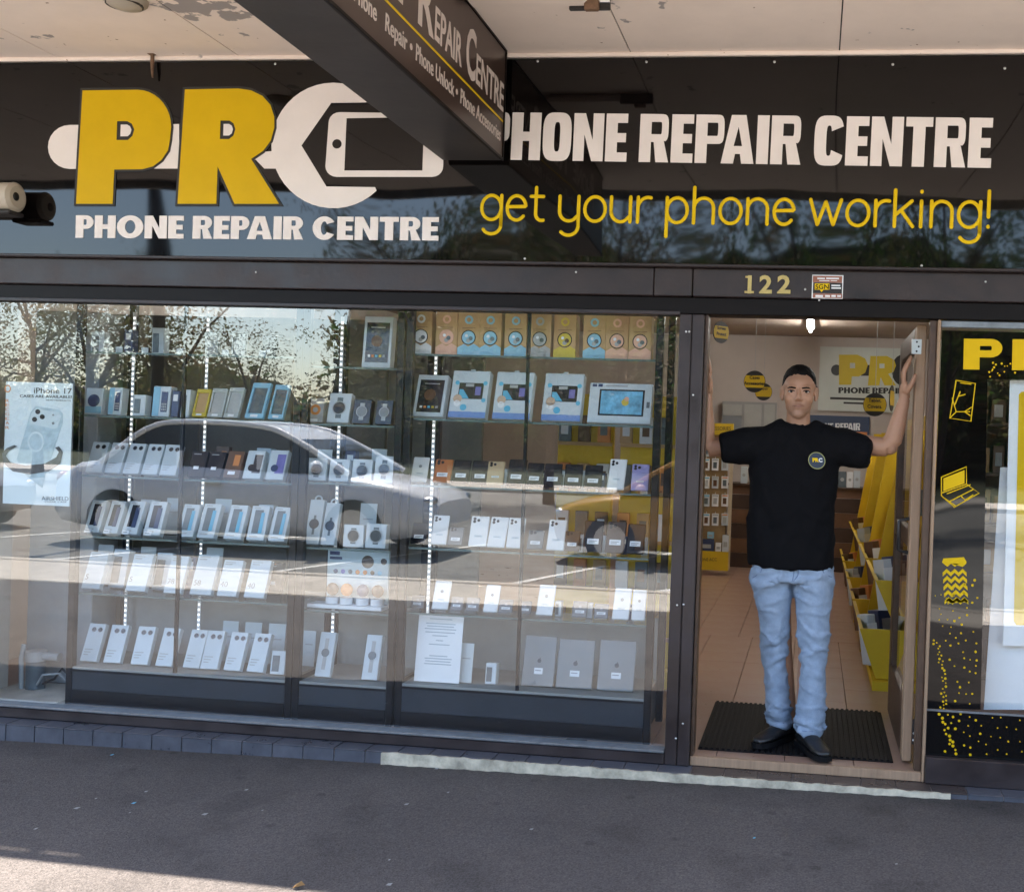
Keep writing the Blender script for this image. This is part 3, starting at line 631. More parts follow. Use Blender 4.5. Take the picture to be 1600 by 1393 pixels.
mb = MB(); px_box(mb, 1270, 431.5, 1316, 441, -.0532, -.0526, sb); mb.build('header_band', st)
mb = MB(); px_box(mb, 1270, 459, 1316, 465, -.0532, -.0526, sb); mb.build('footer_band', st)
mb = MB(); px_box(mb, 1270, 442, 1316, 458, -.0532, -.0526, print_blk); mb.build('centre_band', st)
px_shape('speech_bubble', [[(1273, 443), (1296, 443), (1296, 452.5), (1287, 452.5), (1283.5, 456.5), (1281, 452.5), (1273, 452.5)]], -.0536, vin_tag, st, .0006)
px_text('SGN', (1274, 451.5), (1295, 451.5), 7.5, -.0545, brown_dk, st, offset=.02)
mb = MB()
for x0_, y0_, x1_, y1_ in ((1277, 434, 1289, 436), (1291, 434, 1311, 436), (1280, 438, 1296, 439), (1298, 438, 1308, 439), (1299, 445, 1313, 447), (1299, 449, 1314, 451), (1274, 461, 1286, 464), (1289, 461, 1297, 464), (1299, 461, 1306, 464), (1308, 461, 1314, 464)): px_box(mb, x0_, y0_, x1_, y1_, -.0541, -.0533, white_p)
mb.build('small_print', st)['kind'] = 'stuff'
for o in set(bpy.data.objects)-K: o.matrix_parent_inverse = Matrix.Translation(-st.location)
# camera at the left edge, hook above the logo
p = at(6, 308, -.16); cam_t = thing('security_camera', 'beige round ended security camera at the left edge in front of the black sign', 'camera', p)
mb = MB(); mb.cyl((-.30, 0, 0), (.058, 0, 0), .066, bz, n=24); mb.build('housing', cam_t)
mb = MB(); mb.cyl((.0585, 0, 0), (.07, 0, 0), .068, bz, n=24, r1=.05); mb.ball((.071, -.012, .0), (.004, .02, .02), black_m, 10, 8); mb.build('front_cap', cam_t)
mb = MB(); mb.box(-.08, .068, -.05, .05, -.085, -.066, grey_dark, .006); mb.build('mounting_plate', cam_t)
mb = MB(); mb.tube([(-.15, .0, 0), (-.15, .06, .05), (-.15, .1, .05)], .018, bz); mb.build('bracket_arm', cam_t)
p = at(238, 96, -.085); hk = thing('rusty_hook', 'short rusty hook hanging from the soffit edge above the yellow logo', 'hook', p)
mb = MB(); mb.tube([(0, 0, .06), (.0, 0, .0), (.002, -.002, -.04), (.004, 0, -.075)], [.008, .009, .007, .004], rust); mb.box(-.02, .012, -.012, .012, .03, .046, rust, .002); mb.build('hook_bar', hk)
# ---------------------------------------------------------------- glass display cabinets behind the left window
CY0, CY1 = .12, .56
def wx(px, py=700, Y=CY0): return at(px, py, Y).x
def wz(px, py, Y=.15): return at(px, py, Y).z
shelf_glass = mat('shelf_glass_edge', (.10, .15, .15), .15, var=.1)
plinth_m = mat('navy_plinth_laminate', (.022, .030, .042), .35, var=.2, scale=3)
back_pale = mat('pale_back_panel', (.30, .30, .285), .6, var=.08)
def cabinet(label, x0, x1, mids, plinth_z, shelves, leds, top=2.0, back=None, zb=0.0):
    t = thing('display_cabinet', label, 'display cabinet', ((x0+x1)/2, (CY0+CY1)/2, zb), 'glass display cabinets in the shop window')
    for x in (x0, x1-.034):
        for y in (CY0, CY1-.034):
            mb = MB(); mb.box(x, x+.034, y, y+.034, zb, top, black_fr, .003); child(mb, 'post', t)
    mb = MB(); mb.box(x0+.0345, x1-.0345, CY0+.004, CY1-.004, zb+.02, plinth_z-.012, plinth_m); child(mb, 'plinth', t)
    mb = MB(); mb.box(x0+.0345, x1-.0345, CY0-.001, CY0+.0035, zb+.004, zb+.075, black_fr); mb.box(x0+.0345, x1-.0345, CY0-.001, CY0+.0035, plinth_z-.022, plinth_z-.012, black_fr); child(mb, 'plinth_rail', t)
    mb = MB(); mb.box(x0+.0345, x1-.0345, CY0+.004, CY1-.004, plinth_z-.0115, plinth_z, back_pale); child(mb, 'base_board', t)
    for m_ in mids:
        mb = MB(); mb.box(m_-.007, m_+.007, CY0+.001, CY0+.016, plinth_z+.001, top, black_fr); child(mb, 'door_edge', t)
    for z in shelves:
        mb = MB(); mb.box(x0+.036, x1-.036, CY0+.03, CY1-.04, z-.008, z, case_glass); mb.box(x0+.036, x1-.036, CY0+.024, CY0+.0295, z-.009, z+.0005, shelf_glass); child(mb, 'shelf', t)
    for lx in leds:
        mb = MB(); mb.box(lx-.008, lx+.008, CY1-.075, CY1-.070, plinth_z+.02, top-.06, white_p); s = child(mb, 'led_strip', t)
        mb = MB(); zz = plinth_z+.03
        while zz < top-.08: mb.box(lx-.005, lx+.005, CY1-.0765, CY1-.0752, zz, zz+.011, led_m); zz += .026
        o = mb.build('led_dots', s); o['kind'] = 'stuff'
    if back:
        mb = MB(); mb.box(x0+.036, x1-.036, CY1-.03, CY1-.02, plinth_z+.001, back, back_pale); child(mb, 'back_panel', t)
    return t
plA, plB, plC = wz(290, 1050), wz(540, 1066), wz(830, 1078)
SA = [wz(290, 553), wz(290, 653), wz(290, 748), wz(290, 844), wz(290, 934)]
SB = [wz(540, 573), wz(540, 663), wz(540, 755), wz(540, 857), wz(540, 955)]
SCz = [wz(825, 557), wz(825, 659), wz(825, 764), wz(825, 863), wz(825, 966)]
cabinet('wide black framed glass cabinet at the left of the window, full of boxed phones', wx(113), wx(467), [wx(283)], plA, SA, [wx(203, 700, .48), wx(318, 700, .48)], back=plA+.36)
cabinet('narrow middle glass cabinet holding boxed watches', wx(468), wx(626), [], plB, SB, [wx(528, 700, .48)], back=plB+.36)
cabinet('wide right hand glass cabinet with tablets above and used phones below', wx(629), wx(1031), [wx(820)], plC, SCz, [wx(676, 700, .48), wx(1030, 700, .50)], back=plC+.30)

YI = .20
PXM = (at(540, 700, YI)-at(440, 700, YI)).length/100      # metres per photograph pixel at the goods
navy = mat('navy_print', (.03, .05, .13), .4, var=.2, scale=20); slate = mat('slate_print', (.10, .13, .15), .35, var=.2, scale=20)
cyan = mat('cyan_print', (.10, .42, .62), .5, var=.08); purple = mat('violet_print', (.16, .15, .42), .4, var=.15, scale=25)
orange = mat('orange_print', (.62, .23, .06), .5, var=.1); kraft = mat('kraft_board', (.47, .30, .14), .6, var=.1, scale=10)
pinkp = mat('peach_print', (.72, .42, .30), .5, var=.06); sky_p = mat('sky_blue_print', (.25, .50, .66), .5, var=.06)
ygold = mat('gold_print', (.58, .45, .05), .5, var=.06); brownp = mat('brown_print', (.12, .06, .03), .4, var=.2, scale=20)
palebox = mat('pale_blue_box', (.52, .59, .635), .45, var=.03); greyc = mat('grey_card', (.36, .38, .39), .5, var=.05)
ph_wht = mat('white_phone_back', (.70, .72, .73), .25, var=.02); ph_blk = mat('black_phone_back', (.018, .018, .024), .2, var=.1)
ph_org = mat('orange_phone_back', (.42, .14, .04), .3, var=.05); ph_gld = mat('gold_phone_back', (.45, .34, .20), .3, var=.05); ph_pur = mat('lilac_phone_back', (.30, .28, .52), .3, var=.05)
ph_gry = mat('grey_phone_back', (.14, .145, .15), .3, var=.05); ph_brn = mat('bronze_phone_back', (.075, .045, .03), .3, var=.1)
alu_tab = mat('aluminium_tablet_back', (.19, .195, .195), .4, .3, var=.05)
scr_dk = mat('dark_screen_print', (.02, .022, .03), .2, var=.3, scale=25); scr_b = mat('blue_screen_print', (.16, .42, .62), .25, var=.5, scale=18)
clearpl = case_glass
PROTO = {}
def rect(mb, x0, x1, z0, z1, m, y=0, d=.0012): return mb.box(x0, x1, y-d, y-.0002, z0, z1, m)
def disc(mb, cx, cz, r, m, y=0, d=.0014, n=16): return mb.cyl((cx, y-d, cz), (cx, y-.0002, cz), r, m, n=n)
def ringm(mb, cx, cz, r, rin, m, y=0, d=.0016, n=20, sz=1.0):
    vs = []
    for i in range(n):
        a = 2*math.pi*i/n
        vs += [(cx+r*math.cos(a), y-d, cz+r*sz*math.sin(a)), (cx+rin*math.cos(a), y-d, cz+rin*sz*math.sin(a)), (cx+r*math.cos(a), y, cz+r*sz*math.sin(a)), (cx+rin*math.cos(a), y, cz+rin*sz*math.sin(a))]
    fs = []
    for i in range(n):
        j = (i+1) % n; fs += [(4*i, 4*j, 4*j+1, 4*i+1), (4*i+2, 4*j+2, 4*j, 4*i), (4*i+1, 4*j+1, 4*j+3, 4*i+3)]
    return mb.add(vs, fs, m)
def box_root(name, w, h, t, m, bev=.002):
    mb = MB(); mb.box(-w/2, w/2, 0, t, 0, h, m, bev); return mb.build(name)
def item(kind, w, h):
    """one of each kind of goods: root mesh at the origin, front face on y = 0, printed panels as its parts"""
    if kind == 'lens':             # white phone box, two round camera lenses near the top
        o = box_root('phone_box', w, h, .03, palebox)
        for s in (-1, 1):
            mb = MB(); disc(mb, w*.06+s*w*.19, h*.84, w*.125, scr_dk); ringm(mb, w*.06+s*w*.19, h*.84, w*.15, w*.125, greyc); mb.build('lens_print', o)
        mb = MB()
        for k in range(3): rect(mb, -w*.38, -w*.38+w*(.5-.1*k), h*(.30-.07*k), h*(.325-.07*k), greyc)
        mb.build('small_print', o)
    elif kind == 'screen':         # white phone box with a dark phone on it
        o = box_root('phone_box', w, h, .035, palebox)
        mb = MB(); rect(mb, -w*.26, w*.20, h*.22, h*.88, scr_dk); mb.build('phone_print', o)
        mb = MB(); rect(mb, w*.03, w*.30, h*.20, h*.80, navy, -.0013); mb.build('screen_print', o)
        mb = MB(); rect(mb, -w*.35, w*.0, h*.92, h*.95, greyc); rect(mb, -w*.35, w*.1, h*.09, h*.12, greyc); mb.build('small_print', o)
        mb = MB(); rect(mb, -w*.42, w*.02, -h*.02, h*.10, white_p, -.004); rect(mb, -w*.36, -w*.08, h*.03, h*.05, print_gry, -.0053); mb.build('price_label', o)
    elif kind == 'screen_teal':
        o = box_root('phone_box', w, h, .035, palebox)
        mb = MB(); rect(mb, -w*.28, w*.20, h*.20, h*.88, slate); mb.build('phone_print', o)
        mb = MB(); rect(mb, w*.10, w*.30, h*.20, h*.80, cyan, -.0013); mb.build('screen_print', o)
        mb = MB(); rect(mb, -w*.35, w*.0, h*.92, h*.95, greyc); rect(mb, -w*.35, w*.1, h*.09, h*.12, greyc); mb.build('small_print', o)
    elif kind == 'plain':
        o = box_root('phone_box', w, h, .03, palebox)
        mb = MB(); rect(mb, -w*.4, -w*.05, h*.86, h*.89, greyc); rect(mb, -w*.4, w*.1, h*.92, h*.94, greyc); mb.build('small_print', o)
    elif kind == 'card':
        o = box_root('price_card', w, h, .004, mat('pale_card', (.50, .56, .58), .5, var=.03), 0)
        mb = MB(); rect(mb, -w*.3, w*.3, h*.6, h*.63, greyc); mb.build('small_print', o)
    elif kind == 'dark':
        o = box_root('phone_box', w, h, .03, ph_blk)
        mb = MB(); rect(mb, -w*.2, w*.12, h*.28, h*.40, white_p); mb.build('price_label', o)
        mb = MB(); rect(mb, -w*.35, w*.1, h*.86, h*.89, greyc); mb.build('small_print', o)
    elif kind == 'brown':
        o = box_root('phone_box', w, h, .03, brownp)
        mb = MB(); rect(mb, -w*.05, w*.32, h*.45, h*.85, orange); mb.build('printed_phone', o)
        mb = MB(); rect(mb, -w*.25, w*.2, h*.12, h*.24, white_p); mb.build('price_label', o)
    elif kind in ('photo', 'photo_violet'):
        o = box_root('phone_box', w, h, .035, palebox)
        mb = MB(); rect(mb, -w*.05, w*.42, h*.20, h*.85, scr_dk if kind == 'photo' else purple); mb.build('printed_phone', o)
        mb = MB(); disc(mb, -w*.1, h*.38, w*.2, ph_blk if kind == 'photo' else navy, -.0013); mb.build('printed_figure', o)
    elif kind == 'headset':
        o = box_root('accessory_box', w, h, .05, palebox)
        mb = MB(); rect(mb, -w*.48, w*.48, h*.05, h*.30, sky_p); mb.build('blue_band', o)
        mb = MB(); disc(mb, 0, h*.52, w*.36, navy, -.0013); mb.build('printed_headset', o)
    elif kind == 'keypad':
        o = box_root('accessory_box', w, h, .05, palebox)
        mb = MB(); rect(mb, -w*.48, -w*.1, h*.02, h*.98, sky_p); mb.build('blue_band', o)
        mb = MB(); rect(mb, w*.0, w*.36, h*.15, h*.82, navy); mb.build('printed_phone', o)
        mb = MB()
        for a in range(3):
            for b in range(3): rect(mb, w*(.05+.1*a), w*(.12+.1*a), h*(.2+.09*b), h*(.26+.09*b), greyc, -.0013)
        mb.build('printed_keys', o)
    elif kind == 'accessory':
        o = box_root('accessory_box', w, h, .05, palebox)
        mb = MB(); rect(mb, -w*.4, w*.1, h*.12, h*.8, slate); mb.build('printed_item', o)
    elif kind == 'bluebox':
        o = box_root('accessory_box', w, h, .05, navy)
        mb = MB(); rect(mb, -w*.3, w*.3, h*.6, h*.85, white_p); mb.build('white_print', o)
    elif kind in ('case_blue', 'case_clear', 'case_brown'):
        m_ = dict(case_blue=sky_p, case_clear=mat('clear_case_pack', (.42, .47, .48), .2, var=.2, scale=8), case_brown=ygold)[kind]
        mb = MB(); b = w*.13
        mb.box(-w/2, w/2, 0, .02, 0, h*.14, m_, .002); mb.box(-w/2, w/2, 0, .02, h*.86, h, m_, .002); mb.box(-w/2, -w/2+b, 0, .02, h*.141, h*.859, m_, .002); mb.box(w/2-b, w/2, 0, .02, h*.141, h*.859, m_, .002)
        o = mb.build('phone_case_pack')
        mb = MB(); mb.box(-w/2+b+.001, w/2-b-.001, .006, .016, h*.142, h*.858, slate if kind == 'case_blue' else (greyc if kind == 'case_clear' else kraft)); mb.build('phone_case', o)
        mb = MB(); rect(mb, -w*.2, w*.2, h*.03, h*.1, white_p); mb.build('price_label', o)
    elif kind in ('watch', 'watch_dark'):
        o = box_root('watch_box', w, h, .04, palebox if kind == 'watch' else ph_blk)
        mb = MB(); rect(mb, -w*.13, w*.13, h*.15, h*.85, slate if kind == 'watch' else greyc); mb.build('printed_strap', o)
        mb = MB(); disc(mb, 0, h*.5, w*.27, ph_blk if kind == 'watch' else alu_tab, -.0013); ringm(mb, 0, h*.5, w*.31, w*.27, greyc, -.0013); mb.build('printed_watch', o)
    elif kind == 'watch_orange':
        o = box_root('watch_box', w, h, .04, greyc)
        mb = MB(); ringm(mb, 0, h*.52, w*.33, w*.17, orange); mb.build('printed_band', o)
        mb = MB(); rect(mb, -w*.25, w*.2, h*.04, h*.14, white_p); mb.build('price_label', o)
    elif kind in ('watch_tall', 'watch_thin'):
        mb = MB(); mb.box(-w/2, w/2, 0, .03, 0, h*.93, palebox, .002); o = mb.build('watch_box')
        mb = MB()
        if kind == 'watch_tall':
            rect(mb, -w*.08, w*.08, h*.2, h*.6, slate); disc(mb, 0, h*.42, w*.34, ph_blk, -.0013)
        else:
            rect(mb, -w*.12, w*.12, h*.15, h*.8, greyc); disc(mb, 0, h*.5, w*.26, slate, -.0013, n=12)
        mb.build('printed_watch', o)
        if kind == 'watch_tall':
            mb = MB(); ringm(mb, 0, h*.945, w*.28, w*.18, palebox, .01, .004); mb.build('hanger_tab', o)
    elif kind == 'earbuds':
        o = box_root('earbud_display', w, h, .03, mat('display_print', (.42, .53, .58), .5, var=.1, scale=12))
        for q, m_ in ((-.35, brownp), (-.12, orange), (.14, navy), (.38, brownp)):
            mb = MB(); mb.cyl((q*w, -.034, 0), (q*w, -.034, h*.12), w*.1, white_p, n=16); mb.ball((q*w, -.034, h*.26), (w*.1, .02, h*.12), m_, 12, 8); mb.build('earbud_cup', o)
        mb = MB(); disc(mb, w*.16, h*.78, w*.1, ph_blk); disc(mb, w*.42, h*.8, w*.05, ph_blk); mb.build('printed_speaker', o)
        mb = MB()
        for k, m_ in enumerate((navy, purple, slate, orange, orange, brownp, sky_p)): disc(mb, w*(-.36+.12*k), h*.58, w*.035, m_)
        mb.build('printed_dots', o)
        mb = MB(); rect(mb, -w*.46, -w*.3, h*.88, h*.95, navy); rect(mb, -w*.46, -w*.26, h*.80, h*.85, navy); mb.build('small_print', o)
        mb = MB(); mb.box(-w*.7, w*.5, -.075, .02, -.022, -.002, white_p, .003); mb.build('white_stand', o)
    elif kind.startswith('figure'):   # kraft speaker boxes with a round print and a coloured foot
        cm = dict(white=white_p, pink=pinkp, blue=sky_p, grey=greyc, yellow=ygold, peach=pinkp)[kind.split('_')[1]]
        o = box_root('speaker_box', w, h, .07, kraft)
        mb = MB(); rect(mb, -w*.495, w*.495, 0.001, h*.18, cm)
        mb.add([(-w*.495, -.0013, h*.18), (-w*.2, -.0013, h*.27), (0, -.0013, h*.21), (w*.25, -.0013, h*.28), (w*.495, -.0013, h*.2), (w*.495, -.0013, h*.18)], [(0, 5, 4, 3, 2, 1)], cm); mb.build('coloured_foot', o)
        mb = MB(); disc(mb, 0, h*.42, w*.31, cm); ringm(mb, 0, h*.42, w*.33, w*.29, scr_dk if 'pink' not in kind else cm, -.0005); mb.build('round_print', o)
        mb = MB(); disc(mb, -w*.09, h*.46, w*.07, white_p, -.0016, n=10); disc(mb, w*.1, h*.40, w*.1, brownp if 'yellow' in kind else slate, -.0016, n=8); disc(mb, 0, h*.35, w*.1, greyc, -.0016, n=8); mb.build('printed_motif', o)
        mb = MB(); ringm(mb, 0, h*.83, w*.19, w*.1, cm); mb.build('small_ring', o)
        mb = MB(); rect(mb, -w*.3, w*.3, h*.64, h*.65, brownp); rect(mb, -w*.3, w*.2, h*.61, h*.615, brownp); mb.build('small_print', o)
    elif kind == 'tablet_dark':
        o = box_root('tablet_box', w, h, .05, palebox)
        mb = MB(); rect(mb, -w*.4, w*.4, h*.10, h*.88, scr_dk); mb.build('screen_print', o)
        mb = MB()
        for k in range(5): rect(mb, w*(-.3+.13*k), w*(-.22+.13*k), h*.2, h*.25, (white_p, orange, cyan, ygold, greyc)[k], -.0013)
        rect(mb, -w*.25, w*.25, h*.78, h*.79, white_p, -.0013); mb.build('printed_icons', o)
        mb = MB(); disc(mb, -w*.02, h*.52, w*.2, brownp, -.0013, n=9); mb.build('printed_picture', o)
    elif kind == 'tablet_kids':
        o = box_root('tablet_box', w, h, .05, palebox)
        mb = MB(); rect(mb, -w*.495, w*.495, 0.001, h*.13, mat('cobalt_print', (.16, .27, .55), .5, var=.05)); mb.build('blue_foot', o)
        mb = MB(); rect(mb, -w*.3, w*.36, h*.40, h*.74, scr_dk); mb.build('screen_print', o)
        mb = MB(); mb.add([(-w*.28, -.0014, h*.41), (0, -.0014, h*.41), (-w*.18, -.0014, h*.6), (-w*.28, -.0014, h*.6)], [(0, 1, 2, 3)], cyan); rect(mb, -w*.12, w*.1, h*.66, h*.72, greyc, -.0013); rect(mb, w*.15, w*.3, h*.48, h*.66, purple, -.0013); mb.build('printed_picture', o)
        mb = MB(); disc(mb, -w*.30, h*.40, w*.12, mat('tan_print', (.5, .36, .26), .5, var=.1), -.0016, n=10); disc(mb, -w*.30, h*.30, w*.09, white_p, -.0016, n=10); mb.build('printed_toy', o)
        for sx, sz in ((.40, .74), (.40, .38), (-.36, .74)):
            mb = MB(); disc(mb, w*sx, h*sz, w*.06, cyan, -.0002, n=10); mb.build('corner_print', o)
        mb = MB(); disc(mb, -w*.12, h*.22, w*.09, cyan, n=12); mb.build('round_logo', o)
        mb = MB(); mb.box(-w*.06, w*.06, .01, .014, h*1.0, h*1.05, palebox); mb.build('hanger_tab', o)
    elif kind == 'tablet_wide':
        o = box_root('tablet_box', w, h, .05, palebox)
        mb = MB(); rect(mb, -w*.34, w*.38, h*.18, h*.84, scr_dk); mb.build('tablet_print', o)
        mb = MB(); rect(mb, -w*.31, w*.35, h*.22, h*.80, scr_b, -.0013); mb.build('screen_print', o)
        mb = MB(); disc(mb, w*.08, h*.52, w*.06, ygold, -.0026, n=8); disc(mb, w*.1, h*.6, w*.04, pinkp, -.0026, n=8); mb.build('printed_bird', o)
        mb = MB()
        for k in range(2): rect(mb, -w*.46+w*.09*k, -w*.39+w*.09*k, h*.9, h*.97, navy)
        rect(mb, -w*.25, w*.1, h*.91, h*.95, greyc); rect(mb, w*.42, w*.47, h*.4, h*.55, slate); mb.build('small_print', o)
    elif kind.startswith('phone'):
        m_ = dict(white=ph_wht, black=ph_blk, orange=ph_org, gold=ph_gld, lilac=ph_pur, grey=ph_gry, bronze=ph_brn)[kind.split('_')[1]]
        mb = MB(); mb.box(-w/2, w/2, 0, .008, 0, h, m_, .004); o = mb.build('phone')
        if 'nocam' not in kind:
            mb = MB(); rect(mb, -w*.42, w*.05, h*.76, h*.95, m_); mb.build('camera_plate', o)
            mb = MB()
            for a, b in ((-.30, .90), (-.30, .81), (-.08, .855)): disc(mb, w*a, h*b, w*.085, scr_dk, -.0012, n=10)
            mb.build('camera_lens', o)
        else:
            mb = MB(); disc(mb, 0, h*.62, w*.10, print_gry, n=10); mb.build('round_mark', o)
        if 'white' in kind or 'gold' in kind or 'lilac' in kind:
            mb = MB(); rect(mb, -w*.22, w*.22, h*.30, h*.37, palebox); rect(mb, -w*.16, w*.16, h*.33, h*.34, print_gry, -.0013); mb.build('price_label', o)
        else:
            mb = MB(); rect(mb, -w*.30, w*.30, h*.25, h*.42, white_p); mb.build('price_label', o)
            mb = MB(); rect(mb, -w*.22, w*.2, h*.34, h*.36, print_gry, -.0013); rect(mb, -w*.22, w*.1, h*.29, h*.31, print_gry, -.0013); mb.build('label_print', o)
        mb = MB(); mb.box(-w*.45, w*.45, -.02, .03, -.012, -.001, clearpl); mb.build('acrylic_stand', o)
    elif kind == 'laptop_tablet':
        mb = MB(); mb.box(-w/2, w/2, 0, .008, 0, h, alu_tab, .004); o = mb.build('tablet')
        mb = MB(); disc(mb, 0, h*.50, w*.060, scr_dk, n=14); mb.cyl((w*.022, -.0014, h*.545), (w*.012, -.0002, h*.56), w*.014, scr_dk, n=8); mb.build('fruit_emblem', o)
        mb = MB(); rect(mb, -w*.13, w*.13, h*.24, h*.36, white_p); rect(mb, -w*.1, w*.08, h*.30, h*.32, print_gry, -.0013); mb.build('price_label', o)
    return o
def place(kind, xpx, wpx, hpx, z, label, group=None, lean=22, yaw=0, Y=None, ypx=800):
    key = (kind, round(wpx), round(hpx)); w, h_ = wpx*PXM, hpx*PXM/math.cos(R(lean))
    if key not in PROTO: PROTO[key] = o = item(kind, w, h_)
    else: o = copy_tree(PROTO[key])
    Y = YI if Y is None else Y
    o.location = (at(xpx, ypx, Y).x, Y, z+.0005+(.03*math.sin(R(lean)) if lean else 0)); o.rotation_euler = (-R(lean), 0, R(yaw))
    [o.pop(k_) for k_ in ('group',) if k_ in o]; tag(o, label, CATS.get(kind.split('_')[0] if kind.split('_')[0] in ('phone', 'figure') else kind, 'box'), group)
    return o
CATS = dict(card='card', phone='phone', figure='speaker box', laptop_tablet='tablet', case_blue='phone case', case_clear='phone case', case_brown='phone case', earbuds='display', watch='watch box', watch_dark='watch box', watch_tall='watch box', watch_thin='watch box', watch_orange='watch box')
def row(specs, z, where, group, ypx, lean=22, Y=None):
    """specs: (kind, words, x of the base centre, width, height) in photograph pixels, left to right; repeats in the row are told apart by their order"""
    tot = {}; seen = {}
    for s in specs: tot[s[1]] = tot.get(s[1], 0)+1
    for s in specs:
        seen[s[1]] = k = seen.get(s[1], 0)+1
        lab = f'{s[1]} {where}' if tot[s[1]] == 1 else f'{ORD[k-1]} {s[1]} from left {where}'
        place(s[0], s[2], s[3], s[4], z, lab, group, s[5] if len(s) > 5 else lean, s[6] if len(s) > 6 else random.uniform(-4, 4), Y, ypx)
# wide left cabinet
row([('headset', 'blue and white headset box', 145, 27, 40, 6), ('keypad', 'white box with small phone', 178, 22, 42, 6), ('accessory', 'short pale accessory box', 216, 20, 32, 6), ('keypad', 'white box with keypad phone', 250, 29, 46, 6), ('bluebox', 'dark blue narrow box', 272, 12, 40, 6), ('accessory', 'tall pale box', 288, 14, 42, 6),
     ('case_brown', 'mustard phone case pack', 310, 22, 42, 20), ('case_clear', 'clear phone case pack', 335, 24, 44, 20), ('case_clear', 'clear phone case pack', 360, 24, 46, 20), ('case_blue', 'light blue phone case pack', 396, 30, 54, 22), ('case_blue', 'light blue phone case pack', 430, 24, 52, 22)],
    SA[1], 'on top shelf of left cabinet', 'goods on the top shelf of the left cabinet', 640)
row([('lens', 'white two-lens phone box', 145+29*i, 26, 46) for i in range(5)] +
    [('dark', 'black phone box', 304, 26, 38), ('dark', 'black phone box', 331, 26, 38), ('brown', 'brown phone box', 360, 26, 40), ('photo', 'white box with dark picture', 392, 28, 42), ('photo_violet', 'white box with violet picture', 428, 28, 44)],
    SA[2], 'on second shelf of left cabinet', 'phone boxes on the second shelf of the left cabinet', 740)
row([('screen', 'white dark-phone box', 142, 24, 48), ('screen', 'white dark-phone box', 171, 24, 48), ('screen', 'white dark-phone box', 201, 26, 49), ('screen', 'white dark-phone box', 236, 27, 50), ('screen_teal', 'white teal-edged phone box', 288, 26, 48), ('screen_teal', 'white teal-edged phone box', 320, 28, 50), ('screen_teal', 'white teal-edged phone box', 362, 28, 50), ('screen_teal', 'white teal-edged phone box', 398, 27, 50), ('screen_teal', 'white teal-edged phone box', 431, 26, 50)],
    SA[3], 'on third shelf of left cabinet', 'phone boxes on the third shelf of the left cabinet', 836)
nums = [('plain', 'plain pale box marked five', 140, 30, 54, '5'), ('plain', 'pale box', 210, 32, 54, '5'), ('plain', 'pale box marked seventy eight', 268, 28, 54, '78'), ('plain', 'pale box marked fifty eight', 312, 34, 58, '58'), ('plain', 'pale box marked forty', 353, 31, 52, '40'), ('plain', 'pale box marked forty', 396, 32, 54, '40')]
nlab = ['pale box marked 5 beside the LED strip', 'pale box marked 5 in front of grey box', 'pale box marked 78 on fourth shelf of left cabinet', 'wide pale box marked 58 right of the left cabinet door edge', 'left one of two pale boxes marked 40', 'right one of two pale boxes marked 40']
for (k, _, x, ww, hh, tx), lb in zip(nums, nlab):
    o = place(k, x, ww, hh, SA[4], lb, 'pale boxes on the fourth shelf of the left cabinet', 22, 0, None, 930)
    hgt = .028; me = text_mesh(tx, print_gry, hgt/.73, 0, .001); W = ww*PXM; stand(me, (-W*.42, -.0012, .045)); [bpy.data.objects.remove(c_) for c_ in list(o.children) if c_.name.startswith('printed_number')]; link('printed_number', me, o)
row([('accessory', 'grey backed box', 180, 26, 58, 14), ('accessory', 'grey backed box', 248, 26, 56, 14)], SA[4], 'behind the pale numbered boxes', 'pale boxes on the fourth shelf of the left cabinet', 930, Y=.30)
row([('lens', 'white two-lens phone box', x, 27, 54) for x in (137, 174, 217, 255, 298, 326, 362, 398)]+[('accessory', 'small white box with grey print', 433, 22, 34, 12)], plA, 'on bottom of left cabinet', 'phone boxes at the bottom of the left cabinet', 1030)
row([('card', 'tall pale card', 356, 26, 62, 6), ('card', 'tall pale card', 392, 27, 62, 6), ('card', 'tall pale card', 429, 28, 62, 6)], plA, 'behind boxes in left cabinet bottom', 'pale cards at the bottom of the left cabinet', 1030, Y=.42)
# middle cabinet
place('tablet_dark', 587, 44, 76, SB[0], 'boxed tablet with dark screen at the very top of the middle cabinet', None, 6, 0, None, 570)
row([('watch_orange', 'grey pack with orange watch band', 491, 24, 36, 10), ('watch', 'white boxed watch', 527, 34, 44, 14), ('watch_dark', 'dark boxed silver watch', 563, 28, 36, 12), ('watch_dark', 'black boxed watch', 598, 26, 36, 12)], SB[1], 'on upper shelf of middle cabinet', 'boxed watches on the upper shelf of the middle cabinet', 655)
row([('watch', 'small white watch box', x, 30, hh, 10) for x, hh in ((493, 33), (528, 33), (564, 34), (598, 40))], SB[2], 'on second shelf of middle cabinet', 'watch boxes on the second shelf of the middle cabinet', 750)
row([('watch_tall', 'tall watch box with hanger', 486, 22, 70, 16), ('watch_tall', 'tall watch box with hanger', 511, 22, 66, 16), ('watch', 'square white watch box', 551, 31, 33, 6), ('watch', 'square white watch box', 586, 32, 36, 6)], SB[3], 'on third shelf of middle cabinet', 'watch boxes on the third shelf of the middle cabinet', 850)
place('card', 572, 26, 62, SB[3], 'plain pale box standing behind two square watch boxes', None, 6, 0, .34, 850)
place('earbuds', 557, 96, 80, SB[4]+.024, 'printed earbud display with four colour cups on a white stand', None, 0, 0, .26, 950)
row([('watch_thin', 'thin tall white watch box', 503, 24, 68, 16), ('watch_thin', 'thin tall white watch box', 577, 24, 68, 16)], plB, 'on bottom of middle cabinet', 'thin watch boxes at the bottom of the middle cabinet', 1045)
place('card', 480, 20, 54, plB, 'tall pale card at the left of the middle cabinet bottom', None, 6, 0, .42, 1045)
